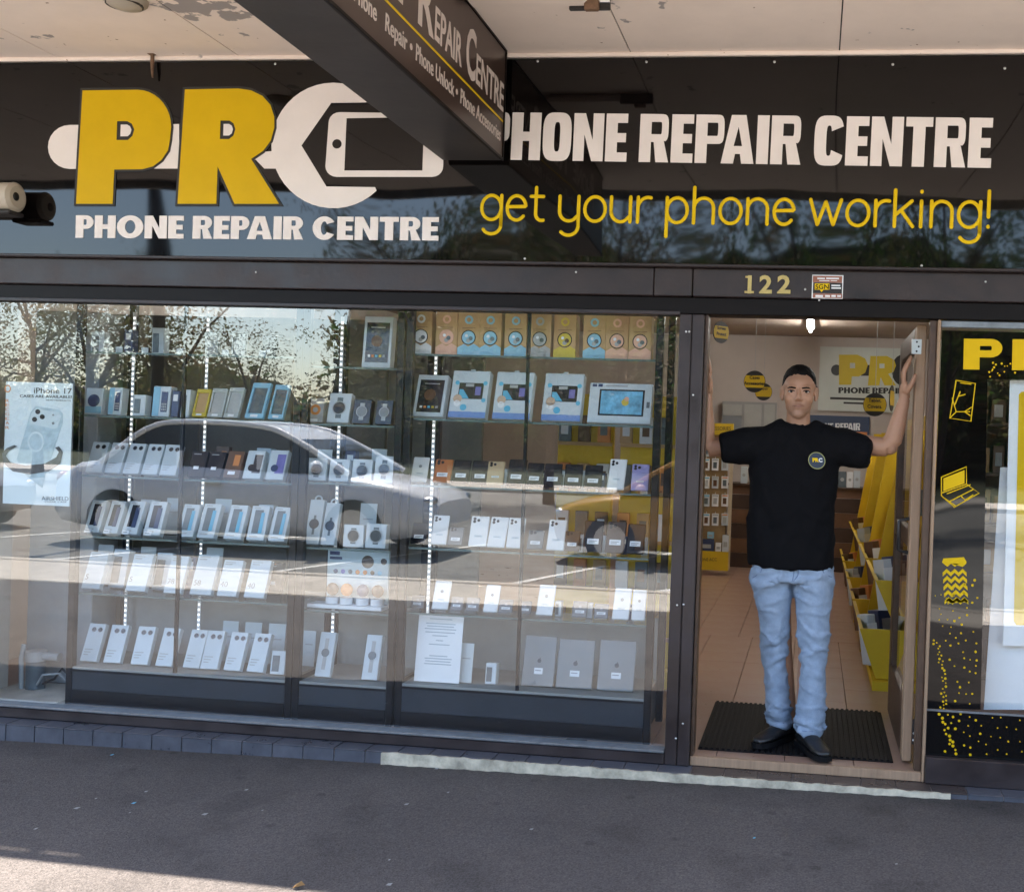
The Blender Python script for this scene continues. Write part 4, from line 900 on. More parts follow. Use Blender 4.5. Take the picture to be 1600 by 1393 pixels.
# right cabinet
cs = lambda c: c*.325+600
row([('figure_'+c, wds+' kraft speaker box', cs(x), 33, 63, 0, 0) for c, wds, x in (('white', 'white disc', 175), ('pink', 'pink disc', 298), ('blue', 'blue disc', 404), ('blue', 'blue disc', 508), ('blue', 'blue disc', 630), ('grey', 'grey footed', 746), ('yellow', 'yellow footed', 867), ('blue', 'blue disc', 1009), ('peach', 'peach disc', 1118), ('peach', 'peach disc', 1229))],
    SCz[0], 'on top shelf', 'kraft speaker boxes on the top shelf of the right cabinet', 550)
row([('tablet_dark', 'white box with dark portrait tablet', cs(208), 46, 62, 20, 0), ('tablet_kids', 'white blue-footed tablet box', cs(395), 56, 70, 18, 0), ('tablet_kids', 'white blue-footed tablet box', cs(608), 56, 70, 18, 0), ('tablet_kids', 'white blue-footed tablet box', cs(848), 58, 70, 18, 0), ('tablet_wide', 'wide box with blue screened tablet', cs(1128), 92, 58, 16, 0)],
    SCz[1], 'in right cabinet', 'boxed tablets in the right cabinet', 650)
row([('phone_white_nocam', 'white', 164, 30, 34), ('phone_orange', 'orange', 272, 30, 34), ('phone_black', 'black', 362, 27, 34), ('phone_black', 'black', 455, 27, 34), ('phone_gold', 'gold', 530, 27, 34), ('phone_black', 'black', 628, 29, 36), ('phone_black', 'black', 716, 26, 34), ('phone_black', 'black', 806, 27, 34), ('phone_black', 'black', 906, 27, 34), ('phone_black', 'black', 1000, 26, 34), ('phone_white', 'white', 1112, 28, 44), ('phone_lilac', 'lilac', 1228, 26, 38)] and
    [(k, wds+' used phone', cs(x), ww, hh) for k, wds, x, ww, hh in (('phone_white_nocam', 'white', 164, 24, 36), ('phone_orange', 'orange', 272, 27, 34), ('phone_black', 'black', 362, 26, 34), ('phone_black', 'black', 455, 26, 34), ('phone_gold', 'gold', 530, 25, 34), ('phone_black', 'black', 628, 27, 38), ('phone_black', 'black', 716, 25, 34), ('phone_black', 'black', 806, 26, 34), ('phone_black', 'black', 906, 26, 34), ('phone_black', 'black', 1000, 26, 34), ('phone_white', 'tall white', 1112, 25, 44), ('phone_lilac', 'lilac', 1228, 25, 38))],
    SCz[2], 'on third shelf of right cabinet', 'used phones on the third shelf of the right cabinet', 755)
row([(k, wds+' used phone', cs(x), ww, hh) for k, wds, x, ww, hh in (('phone_black', 'black', 160, 24, 30), ('phone_white', 'white', 258, 24, 42), ('phone_grey', 'grey', 338, 22, 26), ('phone_white', 'white', 446, 27, 43), ('phone_white', 'white', 535, 27, 43), ('phone_white', 'white', 625, 25, 43), ('phone_grey', 'grey', 722, 24, 27), ('phone_white', 'white', 820, 26, 43), ('phone_bronze', 'bronze', 900, 22, 28), ('phone_black', 'black', 1000, 28, 44), ('phone_bronze', 'bronze', 1105, 28, 44), ('phone_black', 'black', 1203, 26, 42))],
    SCz[3], 'on fourth shelf of right cabinet', 'used phones on the fourth shelf of the right cabinet', 858)
row([(k, wds+' phone', cs(x), ww, hh) for k, wds, x, ww, hh in (('phone_grey_nocam', 'small grey', 155, 20, 18), ('phone_white_nocam', 'tall white', 265, 25, 40), ('phone_grey_nocam', 'small grey', 345, 19, 19), ('phone_grey_nocam', 'small grey', 420, 20, 19), ('phone_white_nocam', 'tall white', 508, 22, 38), ('phone_grey_nocam', 'small grey', 582, 21, 19), ('phone_grey_nocam', 'small grey', 675, 19, 18), ('phone_white_nocam', 'tall white', 768, 25, 42), ('phone_grey_nocam', 'small grey', 938, 22, 22), ('phone_grey_nocam', 'small grey', 1042, 21, 20), ('phone_white_nocam', 'tall white', 1135, 25, 43), ('phone_white_nocam', 'tall white', 1222, 20, 42))],
    SCz[4], 'on fifth shelf of right cabinet', 'used phones on the fifth shelf of the right cabinet', 960)
row([('laptop_tablet', 'silver tablet back with price label', x, ww, hh, 16, 0) for x, ww, hh in ((839, 48, 70), (896, 54, 68), (961, 54, 70))], plC, 'at bottom of right cabinet', 'silver tablets at the bottom of the right cabinet', 1066)
row([('card', 'narrow pale card', 726, 20, 56, 8), ('accessory', 'short pale box', 766, 16, 30, 8)], plC, 'at bottom of right cabinet', 'small cards at the bottom of the right cabinet', 1060)
# goods in the second row, seen between those in front
row([('accessory', 'grey upper-shelf box', 152, 22, 36, 0), ('bluebox', 'navy upper-shelf box', 200, 14, 40, 0), ('accessory', 'grey upper-shelf box', 246, 20, 44, 0), ('case_clear', 'clear upper-shelf case pack', 330, 22, 40, 0), ('case_clear', 'clear upper-shelf case pack', 372, 22, 38, 0), ('dark', 'black upper-shelf box', 420, 22, 36, 0)], SA[0], 'on highest shelf of left cabinet', 'goods on the highest shelf of the left cabinet', 548, 0, .36)
row([('card', 'small white price tag', x, 11, 9, 0) for x in (186, 226, 281, 352, 410)], SA[0], 'on highest shelf of left cabinet', 'price tags on the highest shelf of the left cabinet', 550, 0, .19)
row([('accessory', 'pale back-row box', 226, 24, 52, 6), ('card', 'pale back-row card', 268, 26, 56, 6), ('card', 'pale back-row card', 345, 26, 58, 6), ('accessory', 'pale back-row box', 412, 24, 52, 6)], SA[3], 'on third shelf of left cabinet', 'back row on the third shelf of the left cabinet', 834, 6, .36)
row([('card', 'pale tall back-row card', 160, 26, 62, 6), ('card', 'pale tall back-row card', 226, 26, 62, 6), ('bluebox', 'dark back-row box', 292, 22, 50, 6), ('card', 'pale tall back-row card', 330, 28, 66, 6), ('dark', 'black back-row box', 426, 24, 48, 6)], SA[4], 'on fourth shelf of left cabinet', 'back row on the fourth shelf of the left cabinet', 926, 6, .40)
row([('accessory', 'grey back-row box', 168, 24, 44, 4), ('dark', 'black back-row box', 232, 24, 44, 4), ('brown', 'brown back-row box', 345, 22, 48, 4), ('accessory', 'grey back-row box', 410, 24, 48, 4)], SA[2], 'on second shelf of left cabinet', 'back row on the second shelf of the left cabinet', 738, 4, .38)
row([('card', 'grey back-row card', 505, 24, 46, 4), ('bluebox', 'navy back-row box', 545, 16, 46, 4), ('card', 'grey back-row card', 590, 24, 50, 4)], SB[2], 'on second shelf of middle cabinet', 'back row on the second shelf of the middle cabinet', 748, 4, .38)
for zi, xs_, yp, nm_ in ((2, (575, 672, 768, 858, 955, 1046), 755, 'third'), (3, (945, 1048, 1152, 1250), 858, 'fourth'), (4, (835, 985, 1180), 960, 'fifth')):
    row([(('accessory', 'plain', 'bluebox')[i % 3], ('slim pale box', 'slim plain box', 'slim navy box')[i % 3], cs(x), 9, 26 if zi < 4 else 22, 4) for i, x in enumerate(xs_)], SCz[zi], f'between phones, {nm_} shelf of right cabinet', f'slim boxes between the phones on the {nm_} shelf', yp, 4, .24)
# paper notice
notice = place('card', 682, 68, 97, plC, 'white paper notice with printed lines leaning at the bottom of the right cabinet', None, 8, 0, .17, 1055); notice.name = 'paper_notice'; notice['category'] = 'notice'
for ch in list(notice.children): bpy.data.objects.remove(ch)
notice.data.materials.clear(); notice.data.materials.append(white_p)
mb = MB(); Wn, Hn = 68*PXM, 97*PXM
for k, (z, ww) in enumerate(((.93, .5), (.86, .66), (.82, .6), (.78, .7), (.73, .66), (.68, .34), (.61, .16), (.55, .46), (.38, .4), (.34, .6), (.30, .56), (.26, .6))): rect(mb, -Wn*ww/2, Wn*ww/2, Hn*z, Hn*(z+.014), mat('faint_print', (.35, .42, .47), .5, var=0))
mb.build('printed_lines', notice)
# small bits on and behind the left end of the window
poster = thing('poster', 'white phone case poster with orange side lettering stuck inside the window', 'poster', at(58, 692, .012))
K = set(bpy.data.objects); YP = .012
mb = MB(); a, b_ = at(4, 786, YP), at(114, 599, YP); mb.box(a.x, b_.x, YP, YP+.003, a.z, b_.z, mat('poster_paper', (.62, .72, .76), .45, var=.03)); mb.build('sheet', poster)
pt = lambda *q, **kw: px_text(*q, **kw)
px_text('iPhone 17', (53, 614), (112, 615), 9, YP-.0005, print_blk, poster); px_text('CASES ARE AVAILABLE!', (31, 620.5), (112, 622), 4.4, YP-.0005, print_blk, poster, offset=.01)
px_text('NEW PRODUCTS', (72, 626), (110, 627), 2.6, YP-.0005, print_gry, poster)
px_text('AIRSHIELD', (65, 781), (107, 782), 6.5, YP-.0005, slate, poster); px_text('CLEAR CASE', (70, 784.6), (104, 785), 2.2, YP-.0005, slate, poster)
px_shape('case_shape', [[(56, 634), (92, 640), (98, 646), (98, 660), (70, 745), (66, 762), (40, 742), (26, 718), (48, 644)]], YP-.0012, mat('poster_case', (.40, .52, .58), .4, var=.15, scale=30), poster, .0008)
px_shape('camera_plate', [[(56, 638), (92, 644), (96, 650), (90, 668), (84, 670), (48, 662), (46, 656), (51, 642)]], YP-.0021, mat('poster_plate', (.52, .62, .66), .4, var=.05), poster, .0006)
for cx_, cy_, r_ in ((59, 643, 4), (66, 651, 4), (54, 655, 4)): px_shape('camera_lens', [[(cx_+r_*math.cos(R(a)), cy_+r_*math.sin(R(a))) for a in range(0, 360, 30)]], YP-.0029, scr_dk, poster, .0006)
for cx_, cy_, r_ in ((83, 648, 1.6), (83, 661, 2.2)): px_shape('flash_dot', [[(cx_+r_*math.cos(R(a)), cy_+r_*math.sin(R(a))) for a in range(0, 360, 40)]], YP-.0029, print_gry, poster, .0006)
el = lambda cx, cy, rx, ry, a0=0, a1=360, n=24, rot=0: [(cx+rx*math.cos(R(a0+(a1-a0)*i/n))*math.cos(R(rot))-ry*math.sin(R(a0+(a1-a0)*i/n))*math.sin(R(rot)), cy+rx*math.cos(R(a0+(a1-a0)*i/n))*math.sin(R(rot))+ry*math.sin(R(a0+(a1-a0)*i/n))*math.cos(R(rot))) for i in range(n)]
px_shape('magnet_ring', [el(56, 690, 13, 16), el(56, 690, 10, 13)], YP-.0021, mat('poster_ring', (.55, .66, .70), .4, var=.05), poster, .0006)
px_shape('dark_bowl', [[(3, 708), (10, 700), (22, 695), (27, 697), (14, 704), (9, 712), (16, 722), (40, 727), (70, 724), (88, 714), (92, 706), (86, 699), (92, 697), (98, 706), (94, 724), (76, 736), (46, 741), (20, 736), (6, 724)]], YP-.0031, mat('poster_bowl', (.07, .075, .085), .3, var=.4, scale=30), poster, .0006)
for k, ch in enumerate('RECGEAR'):
    px_text(ch, (8.5, 628.0+7*k), (14.5, 628.0+7*k), 5, YP-.0005, orange, poster)
px_shape('round_emblem', [el(12, 607, 5, 6), el(12, 607, 3.4, 4.2)], YP-.0008, orange, poster, .0006)
for o in set(bpy.data.objects)-K: o.matrix_parent_inverse = Matrix.Translation(-poster.location)
pier = thing('wall_pier', 'grey painted pier and skirting box inside the left end of the window', 'wall', (-2.4, .5, 0))
mb = MB(); mb.box(-2.66, -2.30, .42, .62, .02, 1.93, mat('pier_paint', (.33, .35, .36), .7, var=.08), .004); child(mb, 'pier', pier)
mb = MB(); mb.box(-2.66, wx(112), .62, .70, .02, 1.93, mat('olive_screen', (.15, .14, .10), .7, var=.15)); child(mb, 'backing_sheet', pier)
mb = MB(); mb.box(-2.66, wx(112), .07, .42, -.01, .018, conc); child(mb, 'window_bed', pier)
p = at(70, 974, .61); so_ = thing('wall_socket', 'white round wall socket beside the left end of the cabinets', 'socket', p)
mb = MB(); mb.box(-.05, .05, -.006, .008, -.05, .05, white_p, .003); mb.build('plate', so_)
mb = MB(); mb.cyl((.012, -.03, 0), (.012, -.0062, 0), .035, greyc, n=18); mb.build('socket_face', so_)
p = at(50, 1050, .30); mt = thing('water_meter', 'grey capped pipe stub and white pipe in the window corner', 'pipe', (p.x, .30, .018))
mb = MB(); mb.cyl((.02, 0, 0), (.02, 0, .14), .045, slate, n=18); mb.build('pipe_stub', mt)
mb = MB(); mb.cyl((.02, 0, .1401), (.02, 0, .19), .05, greyc, n=18); mb.cyl((.05, 0, .165), (.15, 0, .165), .022, greyc); mb.build('valve_cap', mt)
mb = MB(); mb.tube([(-.04, -.02, 0), (-.045, -.02, .15), (-.04, -.01, .22)], .012, greyc); mb.build('white_pipe', mt)
for pts, m_, lb in (([(.06, -.02, .03), (.12, -.06, .09), (.2, -.05, .10), (.26, -.02, .02)], greyc, 'grey cable looping over the window bed at the left'), ([(.05, .02, .02), (.14, .0, .06), (.2, -.03, .12), (.27, -.01, .05)], black_m, 'black cable looping over the window bed at the left')):
    mb = MB(); mb.tube([Vector(q)+Vector((p.x, .28, .018)) for q in pts], .006, m_); tag(mb.build('cable'), lb, 'cable')
# ---------------------------------------------------------------- graphics on the right window
K = set(bpy.data.objects); YV = -.0022
px_shape('black_vinyl', [[(1472, 516), (1640, 520), (1640, 593), (1543, 592), (1539, 800), (1532, 1108), (1447, 1106)]], YV, gloss_black, rw, .002)
YD = YV-.0022
W2 = dict(FAT, s=.42, t=.27, P=1.0, R=1.05, sp=.26)
glyph_run('PR', W2, (1505, 577), (1645, 579), 48, YD, vin_yellow, rw)
pp = lambda pts: [at(x, y, YD) for x, y in pts]
ic = strokes('phone_icon', [pp(q) for q in ([(1494, 594), (1524, 599), (1517, 658), (1484, 653), (1494, 594)], [(1501, 598), (1517, 600)], [(1488, 622), (1494, 643), (1515, 643)], [(1484, 653), (1494, 643)], [(1492, 632), (1500, 612)], [(1497, 619), (1508, 616)], [(1507, 643), (1518, 636)], [(1507, 643), (1516, 649)])], .0026, vin_yellow, rw, .4)
strokes('laptop_icon', [pp(q) for q in ([(1471, 745), (1510, 729), (1510, 756), (1530, 770), (1491, 792), (1471, 774), (1471, 745)], [(1471, 770), (1510, 756)], [(1474, 777), (1493, 790)], [(1480, 771), (1516, 757)], [(1484, 783), (1521, 764)], [(1502, 775), (1508, 781), (1520, 773)])], .0026, vin_yellow, rw, .4)
px_shape('laptop_screen', [[(1474, 747), (1507, 734), (1507, 755), (1474, 767)]], YD, vin_yellow, rw, .001)
cx0, cx1 = 1474, 1510
px_shape('case_icon', [[(1474, 872), (1506, 870), (1510, 877), (1510, 880)]+[(1510-6*k, 880+(5 if k % 2 else 0)) for k in range(1, 7)]+[(1472, 878)]], YD, vin_yellow, rw, .001)
for j in range(5):
    y = 888+11*j; top = [(1473+.7*j+6.2*k, y+(0 if k % 2 else 6)) for k in range(7)]; px_shape('case_icon', [top+[(x, yy+6) for x, yy in reversed(top)]], YD, vin_yellow, rw, .001)
px_shape('case_icon', [[(1478+6*k, 938-(5 if k % 2 else 0)) for k in range(6)]+[(1511, 940), (1484, 942)]], YD, vin_yellow, rw, .001)
rd = random.Random(3); mb = MB()
def dot(x, y, r):
    p = at(x, y, YD); mb.cyl((p.x, YD-.0005, p.z), (p.x, YD+.0005, p.z), r*.00279, vin_yellow, n=10)
put = []
def try_dot(x, y, r, gap):
    if all((x-a)**2+(y-b)**2 > gap*gap for a, b in put): put.append((x, y)); dot(x, y, r)
for k in range(60):                          # a curving trail of dots ...
    y = 1000+1.8*k; try_dot(1461+(y-1000)*.09+7*math.sin((y-1000)/38.0)+rd.uniform(-4, 5), y, rd.uniform(1.1, 2.0), 4.2)
for k in range(170):                         # ... that thins out into a fan towards the right
    y = rd.uniform(905, 1104); x = 1456+72*rd.random()**1.25
    if x < 1458+(y-905)*.05 or y < 930 and rd.random() < .5: continue
    try_dot(x, y, rd.uniform(.8, 1.2) if x < 1490 and y < 990 else rd.uniform(1.0, 2.1), 8.5)
YD0 = YD; YD = -.0075
for k in range(22): try_dot(1470+k*1.1+rd.uniform(-3, 4), 1115+3.1*k, rd.uniform(1.7, 2.4), 4.6)
for k in range(200):
    x = 1476+124*rd.random()**1.3; try_dot(x, rd.uniform(1114, 1182), rd.uniform(1.0, 2.2) if x < 1540 else rd.uniform(.9, 1.5), 8.5+(x-1476)*.05)
YD = YD0
for k in range(16): dot(1540+rd.uniform(0, 58), 560+rd.uniform(0, 30), rd.uniform(.9, 1.7))
o = mb.build('dot_pattern', rw); o['kind'] = 'stuff'
for o in set(bpy.data.objects)-K: o.matrix_parent_inverse = Matrix.Translation(-rw.location)
def poster_px(pts, Y, m, label, name='poster'):
    c = [at(x, y, Y) for x, y in pts]; t = thing(name, label, 'poster', sum(c, Vector())/len(c))
    K = set(bpy.data.objects); px_shape('sheet', [pts], Y, m, t, .004)
    return t, K
def settle(t, K):
    for o in set(bpy.data.objects)-K: o.matrix_parent_inverse = Matrix.Translation(-t.location)
t, K = poster_px([(1578, 594), (1660, 594), (1660, 1010), (1567, 1008)], .055, white_p, 'white poster with yellow rounded panel behind the right window')
px_shape('yellow_panel', [[(1596, 612), (1660, 606), (1660, 978), (1588, 976), (1584, 970), (1592, 616)]], .052, vin_yellow, t, .002); settle(t, K)
t, K = poster_px([(1563, 730), (1650, 726), (1650, 1108), (1537, 1108)], .10, white_p, 'larger plain white board standing lower behind the right window'); settle(t, K)

# ---------------------------------------------------------------- inside the shop
fluo = mat('fluorescent_tube', (1, .97, .91), .5, var=0, emit=24)
def tube_light(x, y0, y1, label):
    t = thing('fluorescent_light', label, 'ceiling light', (x, y0, 2.6), 'fluorescent lights on the shop ceiling')
    mb = MB(); mb.box(-.04, .04, 0, y1-y0, -.03, .018, white_p, .004); mb.build('batten', t)
    mb = MB(); mb.cyl((0, .02, -.048), (0, y1-y0-.02, -.048), .016, fluo, n=10); mb.build('tube', t)
p = at(1266, 516, 6.0)
tube_light(p.x, 5.2, 6.7, 'lit fluorescent tube on the shop ceiling above the man')
tube_light(p.x-2.6, 1.6, 3.1, 'unseen fluorescent tube added to light the shop behind the display cabinets')  # out of view, added to light the left side of the shop
tube_light(p.x+1.2, 1.8, 3.3, 'unseen fluorescent tube added to light the shop behind the right window')  # also out of view, added to brighten the right side
for k, (x, y) in enumerate(((.2, .0), )): pass
YB = 7.9
w_y = mat('dull_yellow', (.62, .47, .02), .5, var=.06); w_dk = mat('dark_sign_print', (.02, .02, .02), .5, var=0)
K = set(bpy.data.objects); t = thing('wall_sign', 'pale wall sign with yellow letters and black bar on the far wall', 'sign', at(1350, 592, YB))
mb = MB(); px_box(mb, 1278, 545, 1440, 641, YB-.02, YB, mat('pale_sign_board', (.56, .60, .56), .5, var=.05), 0); mb.build('board', t)
px_shape('letter', [[(1311, 554), (1340, 554), (1352, 560), (1356, 570), (1352, 582), (1342, 588), (1331, 588), (1330, 601), (1311, 601)], [(1328, 567), (1336, 567), (1336, 575), (1328, 575)]], YB-.023, w_y, t, .004)
px_shape('letter', [[(1360, 556), (1386, 556), (1397, 562), (1400, 571), (1396, 581), (1388, 584), (1400, 602), (1382, 602), (1376, 589), (1374, 602), (1356, 602)], [(1374, 568), (1382, 568), (1382, 575), (1374, 575)]], YB-.023, w_y, t, .004)
px_shape('logo_bar', [el(1307, 578, 8.5, 8.5)], YB-.0215, w_dk, t, .002); px_shape('logo_bar', [[(1345, 570), (1366, 570), (1366, 587), (1345, 587)]], YB-.0215, w_dk, t, .002); px_shape('logo_bar', [el(1410, 578, 17, 24)], YB-.0215, w_dk, t, .002)
glyph_run('PHONE REPAIR', FAT, (1310, 614), (1412, 615), 9, YB-.021, w_dk, t)
for y in (622, 629): mb = MB(); px_box(mb, 1297+(y-622)*3, y, 1360, y+1.6, YB-.0225, YB-.0205, w_dk); mb.build('underline', t)
settle(t, K)
K = set(bpy.data.objects); t = thing('wall_sign', 'navy wall sign with white lettering above an orange strip behind the counter', 'sign', at(1313, 670, YB))
mb = MB(); px_box(mb, 1262, 651, 1359, 700, YB-.02, YB, mat('navy_sign', (.035, .06, .12), .5, var=.08)); mb.build('board', t)
glyph_run('PHONE REPAIR', SLAB, (1266, 672), (1344, 672), 11, YB-.021, white_p, t)
mb = MB(); px_box(mb, 1320, 675, 1355, 683, YB-.0225, YB-.0205, orange); mb.build('orange_strip', t); settle(t, K)
K = set(bpy.data.objects); t = thing('wall_cabinet', 'grey wall cabinet with sliding doors and an open shelf on the far wall', 'cabinet', at(1170, 668, YB))
gm = mat('grey_laminate', (.30, .30, .29), .5, var=.06); g2 = mat('grey_laminate_door', (.38, .38, .36), .5, var=.06)
mb = MB(); px_box(mb, 1126, 629, 1214, 703, YB-.10, YB, gm); mb.build('case', t)
for a, b_ in ((1161, 1190), (1192, 1211)): mb = MB(); px_box(mb, a, 632, b_, 700, YB-.12, YB-.101, g2); mb.build('sliding_door', t)
mb = MB(); px_box(mb, 1129, 632, 1159, 648, YB-.115, YB-.101, g2); mb.build('panel', t); mb = MB(); px_box(mb, 1129, 650, 1159, 672, YB-.104, YB-.1005, print_gry); mb.build('niche', t); settle(t, K)
# counter of dark planks
YC = 7.15
t = thing('counter', 'brown timber plank counter at the back of the shop behind the man', 'counter', (1.2, YC, 0))
plank_a, plank_b = mat('plank_brown', (.13, .065, .032), .5, var=.2, scale=5), mat('plank_dark', (.055, .03, .02), .5, var=.2, scale=5)
zt = at(1330, 762, YC).z; zz = 0; k = 0
xa, xb = at(1138, 800, YC).x, at(1362, 800, YC).x
while zz < zt-.03:
    hgt = min(.16, zt-.02-zz)
    for s in range(3):
        x0_, x1_ = xa+(xb-xa)*s/3, xa+(xb-xa)*(s+1)/3
        mb = MB(); mb.box(x0_+.002, x1_-.002, YC, YC+.03, zz+.002, zz+hgt-.002, plank_a if (k+s) % 2 else plank_b); child(mb, 'plank', t)
    zz += hgt; k += 1
mb = MB(); mb.box(xa-.02, xb+.02, YC-.03, YC+.5, zt-.02, zt, timber_dk, .004); child(mb, 'counter_top', t)
for i, (px, ww, hh, m_, lb) in enumerate(((1316, 12, 24, slate, 'dark boxed speaker on the counter at right'), (1328, 9, 24, white_p, 'slim white box on the counter beside the dark speaker box'), (1339, 10, 26, palebox, 'pale box on the counter nearest the yellow stand'), (1162, 10, 26, palebox, 'pale box on the counter by the left stand'))):
    s = 12.0/1700; o = box_root('counter_box', ww*s, hh*s, .12, m_); o.location = (at(px, 750, YC+.05).x, YC+.06, zt+.0005); tag(o, lb, 'box')
    mb = MB(); disc(mb, 0, hh*s*.5, ww*s*.25, greyc); mb.build('print', o)
# slatted stand on the left of the doorway
YS = 6.4; sc_ = (YS+4.743)/1700
peg = mat('peg_board', (.30, .20, .09), .6, var=.15); ystand = mat('yellow_stand', (.60, .41, .012), .45, var=.06)
t = thing('display_stand', 'pegboard stand with yellow header and base inside the doorway on the left', 'display stand', (at(1112, 880, YS).x, YS, 0))
def sbox(x0_, y0_, x1_, y1_, m_, name, d0=0, d1=.03): mb = MB(); px_box(mb, x0_, y0_, x1_, y1_, YS+d0, YS+d1, m_); return child(mb, name, t)
sbox(1070, 676, 1139, 862, peg, 'pegboard', .02, .05); sbox(1139.5, 676, 1142, 888, mat('pale_edge', (.5, .42, .3), .5), 'edge_strip', .0, .05); sbox(1062, 662, 1146, 677, ystand, 'header', -.02, .05); sbox(1062, 862, 1138, 888, ystand, 'base', -.06, .05)
px_text('PHONE ACC', (1088, 876), (1120, 876), 5, YS-.0615, w_dk, t).matrix_parent_inverse = Matrix.Translation(-t.location)
px_text('ACCESSORIES', (1100, 672), (1142, 672), 6, YS-.0215, w_dk, t).matrix_parent_inverse = Matrix.Translation(-t.location)
pack_me = {}
rows_y = (704, 726, 754, 782, 812)
rn = ('top', 'second', 'third', 'fourth', 'lowest')
for r_, y in enumerate(rows_y):
    for k, x in enumerate((1103, 1117, 1132)):
        ww, hh = 10.5*sc_, 19*sc_; c = at(x, y+9, YS-.01)
        mb = MB(); mb.box(-ww/2, ww/2, 0, .018, 0, hh, white_p if (r_+k) % 3 else palebox, .002); o = mb.build('hanging_pack'); o.location = (c.x, YS-.005, c.z)
        mb = MB(); rect(mb, -ww*.28, ww*.25, hh*.2, hh*.7, (slate, greyc, brownp)[(r_*2+k) % 3]); rect(mb, -ww*.4, ww*.4, hh*.84, hh*.94, (cyan, greyc, orange)[k], -.0003); mb.build('print', o)
        mb = MB(); mb.cyl((0, .003, hh), (0, .003, hh+.02), .004, steel, n=6); mb.build('hook', o)
        tag(o, f'{("left", "middle", "right")[k]} white hanging pack in {rn[r_]} row of pegboard stand', 'pack', 'packs hanging on the pegboard stand')
for x, y, ww, hh, m_, lb in ((1104, 862, 22, 20, navy, 'blue box standing on the yellow base of the pegboard stand'), (1122, 862, 9, 14, white_p, 'small white box between two others on the pegboard stand base'), (1133, 862, 10, 26, palebox, 'taller pale box on the right end of the pegboard stand base'), (1110, 841, 10, 10, sky_p, 'small light blue box topping the blue box on the pegboard stand')):
    c = at(x, y, YS-.05); o = box_root('stand_box', ww*sc_, hh*sc_, .05, m_); o.location = (c.x, YS-.055, c.z+.001); tag(o, lb, 'box')
    mb = MB(); rect(mb, -ww*sc_*.3, ww*sc_*.3, hh*sc_*.3, hh*sc_*.6, greyc); mb.build('print', o)
# long yellow bin stand along the right, running back from the door
t = thing('display_stand', 'long yellow stand of stepped bins along the right behind the open door', 'display stand', (1.95, 2.5, 0))
XR = atz(1352, 950, .1).x
def bin_at(ya, yb, x0_, z0_, z1_):
    mb = MB()
    mb.hexa([Vector(q) for q in ((x0_, ya, z0_), (x0_+.34, ya, z0_), (x0_+.34, ya, z1_), (x0_-.10, ya, z1_), (x0_, ya+.02, z0_), (x0_+.34, ya+.02, z0_), (x0_+.34, ya+.02, z1_), (x0_-.10, ya+.02, z1_))], ystand)
    mb.hexa([Vector(q) for q in ((x0_, yb, z0_), (x0_, ya+.021, z0_), (x0_-.10, ya+.021, z1_), (x0_-.10, yb, z1_), (x0_+.02, yb, z0_), (x0_+.02, ya+.021, z0_), (x0_-.08, ya+.021, z1_), (x0_-.08, yb, z1_))], ystand)
    mb.box(x0_+.021, x0_+.34, ya+.021, yb, z0_, z0_+.02, ystand)
    child(mb, 'bin', t)
bins = []
for k, ya in enumerate((1.55, 2.75, 3.95, 5.15)):
    x0_ = atz(1362, 985, .3).x+.02
    bin_at(ya, ya+1.1, x0_, .06, .34); bin_at(ya, ya+1.1, x0_+.08, .40, .62); bins.append((ya, x0_))
    mb = MB(); mb.hexa([Vector(q) for q in ((x0_-.04, ya+1.11, 0), (x0_+.5, ya+1.11, 0), (x0_+.5, ya+1.11, 1.5), (x0_+.20, ya+1.11, 1.5), (x0_-.04, ya+1.135, 0), (x0_+.5, ya+1.135, 0), (x0_+.5, ya+1.135, 1.5), (x0_+.20, ya+1.135, 1.5))], ystand); child(mb, 'divider', t)
mb = MB(); mb.hexa([Vector(q) for q in ((x0_+.30, 6.3, .66), (x0_+.30, 1.5, .66), (x0_+.42, 1.5, 1.62), (x0_+.42, 6.3, 1.62), (x0_+.33, 6.3, .66), (x0_+.33, 1.5, .66), (x0_+.45, 1.5, 1.62), (x0_+.45, 6.3, 1.62))], ystand); child(mb, 'back_board', t)
mb = MB(); mb.box(x0_-.02, x0_+.5, 1.5, 6.4, .0, .055, ystand); child(mb, 'base', t)
nm = ('nearest', 'second', 'third', 'farthest')
for k, (ya, x_) in enumerate(bins):
    for q in range(3):
        m_ = (palebox, navy, white_p, brownp, orange, slate)[(k*3+q) % 6]
        o = box_root('bin_box', .05+.05*(q % 2), .30, .16, m_); o.location = (x_+.02+.10*q, ya+.25+.22*q, .085); o.rotation_euler = (-.15, -.1, .35)
        mb = MB(); rect(mb, -.03, .03, .05, .25, (white_p, greyc, navy)[q]); mb.build('print', o)
        tag(o, f'{("first", "second", "third")[q]} boxed item in the {nm[k]} low bin of the yellow stand', 'box', 'boxes in the yellow bins')
        o2 = copy_tree(o); o2.location = (x_+.10+.09*q, ya+.2+.25*q, .425); tag(o2, f'{("first", "second", "third")[q]} boxed item in the {nm[k]} raised bin of the yellow stand', 'box')
        for ch in o2.children: pass
# packs hung on the back board
for k in range(6):
    for r_ in range(4):
        o = box_root('hanging_pack', .11, .17, .02, (white_p, palebox, kraft, slate, orange)[(k*2+r_) % 5]); o.rotation_euler = (0, 0, -R(90)); o.location = (x0_+.30+.03*r_-.03, 1.75+.75*k, .72+.22*r_)
        mb = MB(); rect(mb, -.035, .035, .04, .12, (slate, brownp, cyan)[(k+r_) % 3]); mb.build('print', o)
        tag(o, f'{ORD[k]} pack from the door, {rn[r_] if r_ < 3 else "highest"} row, yellow stand board'.replace('top row', 'lowest row'), 'pack', 'packs on the yellow stand')
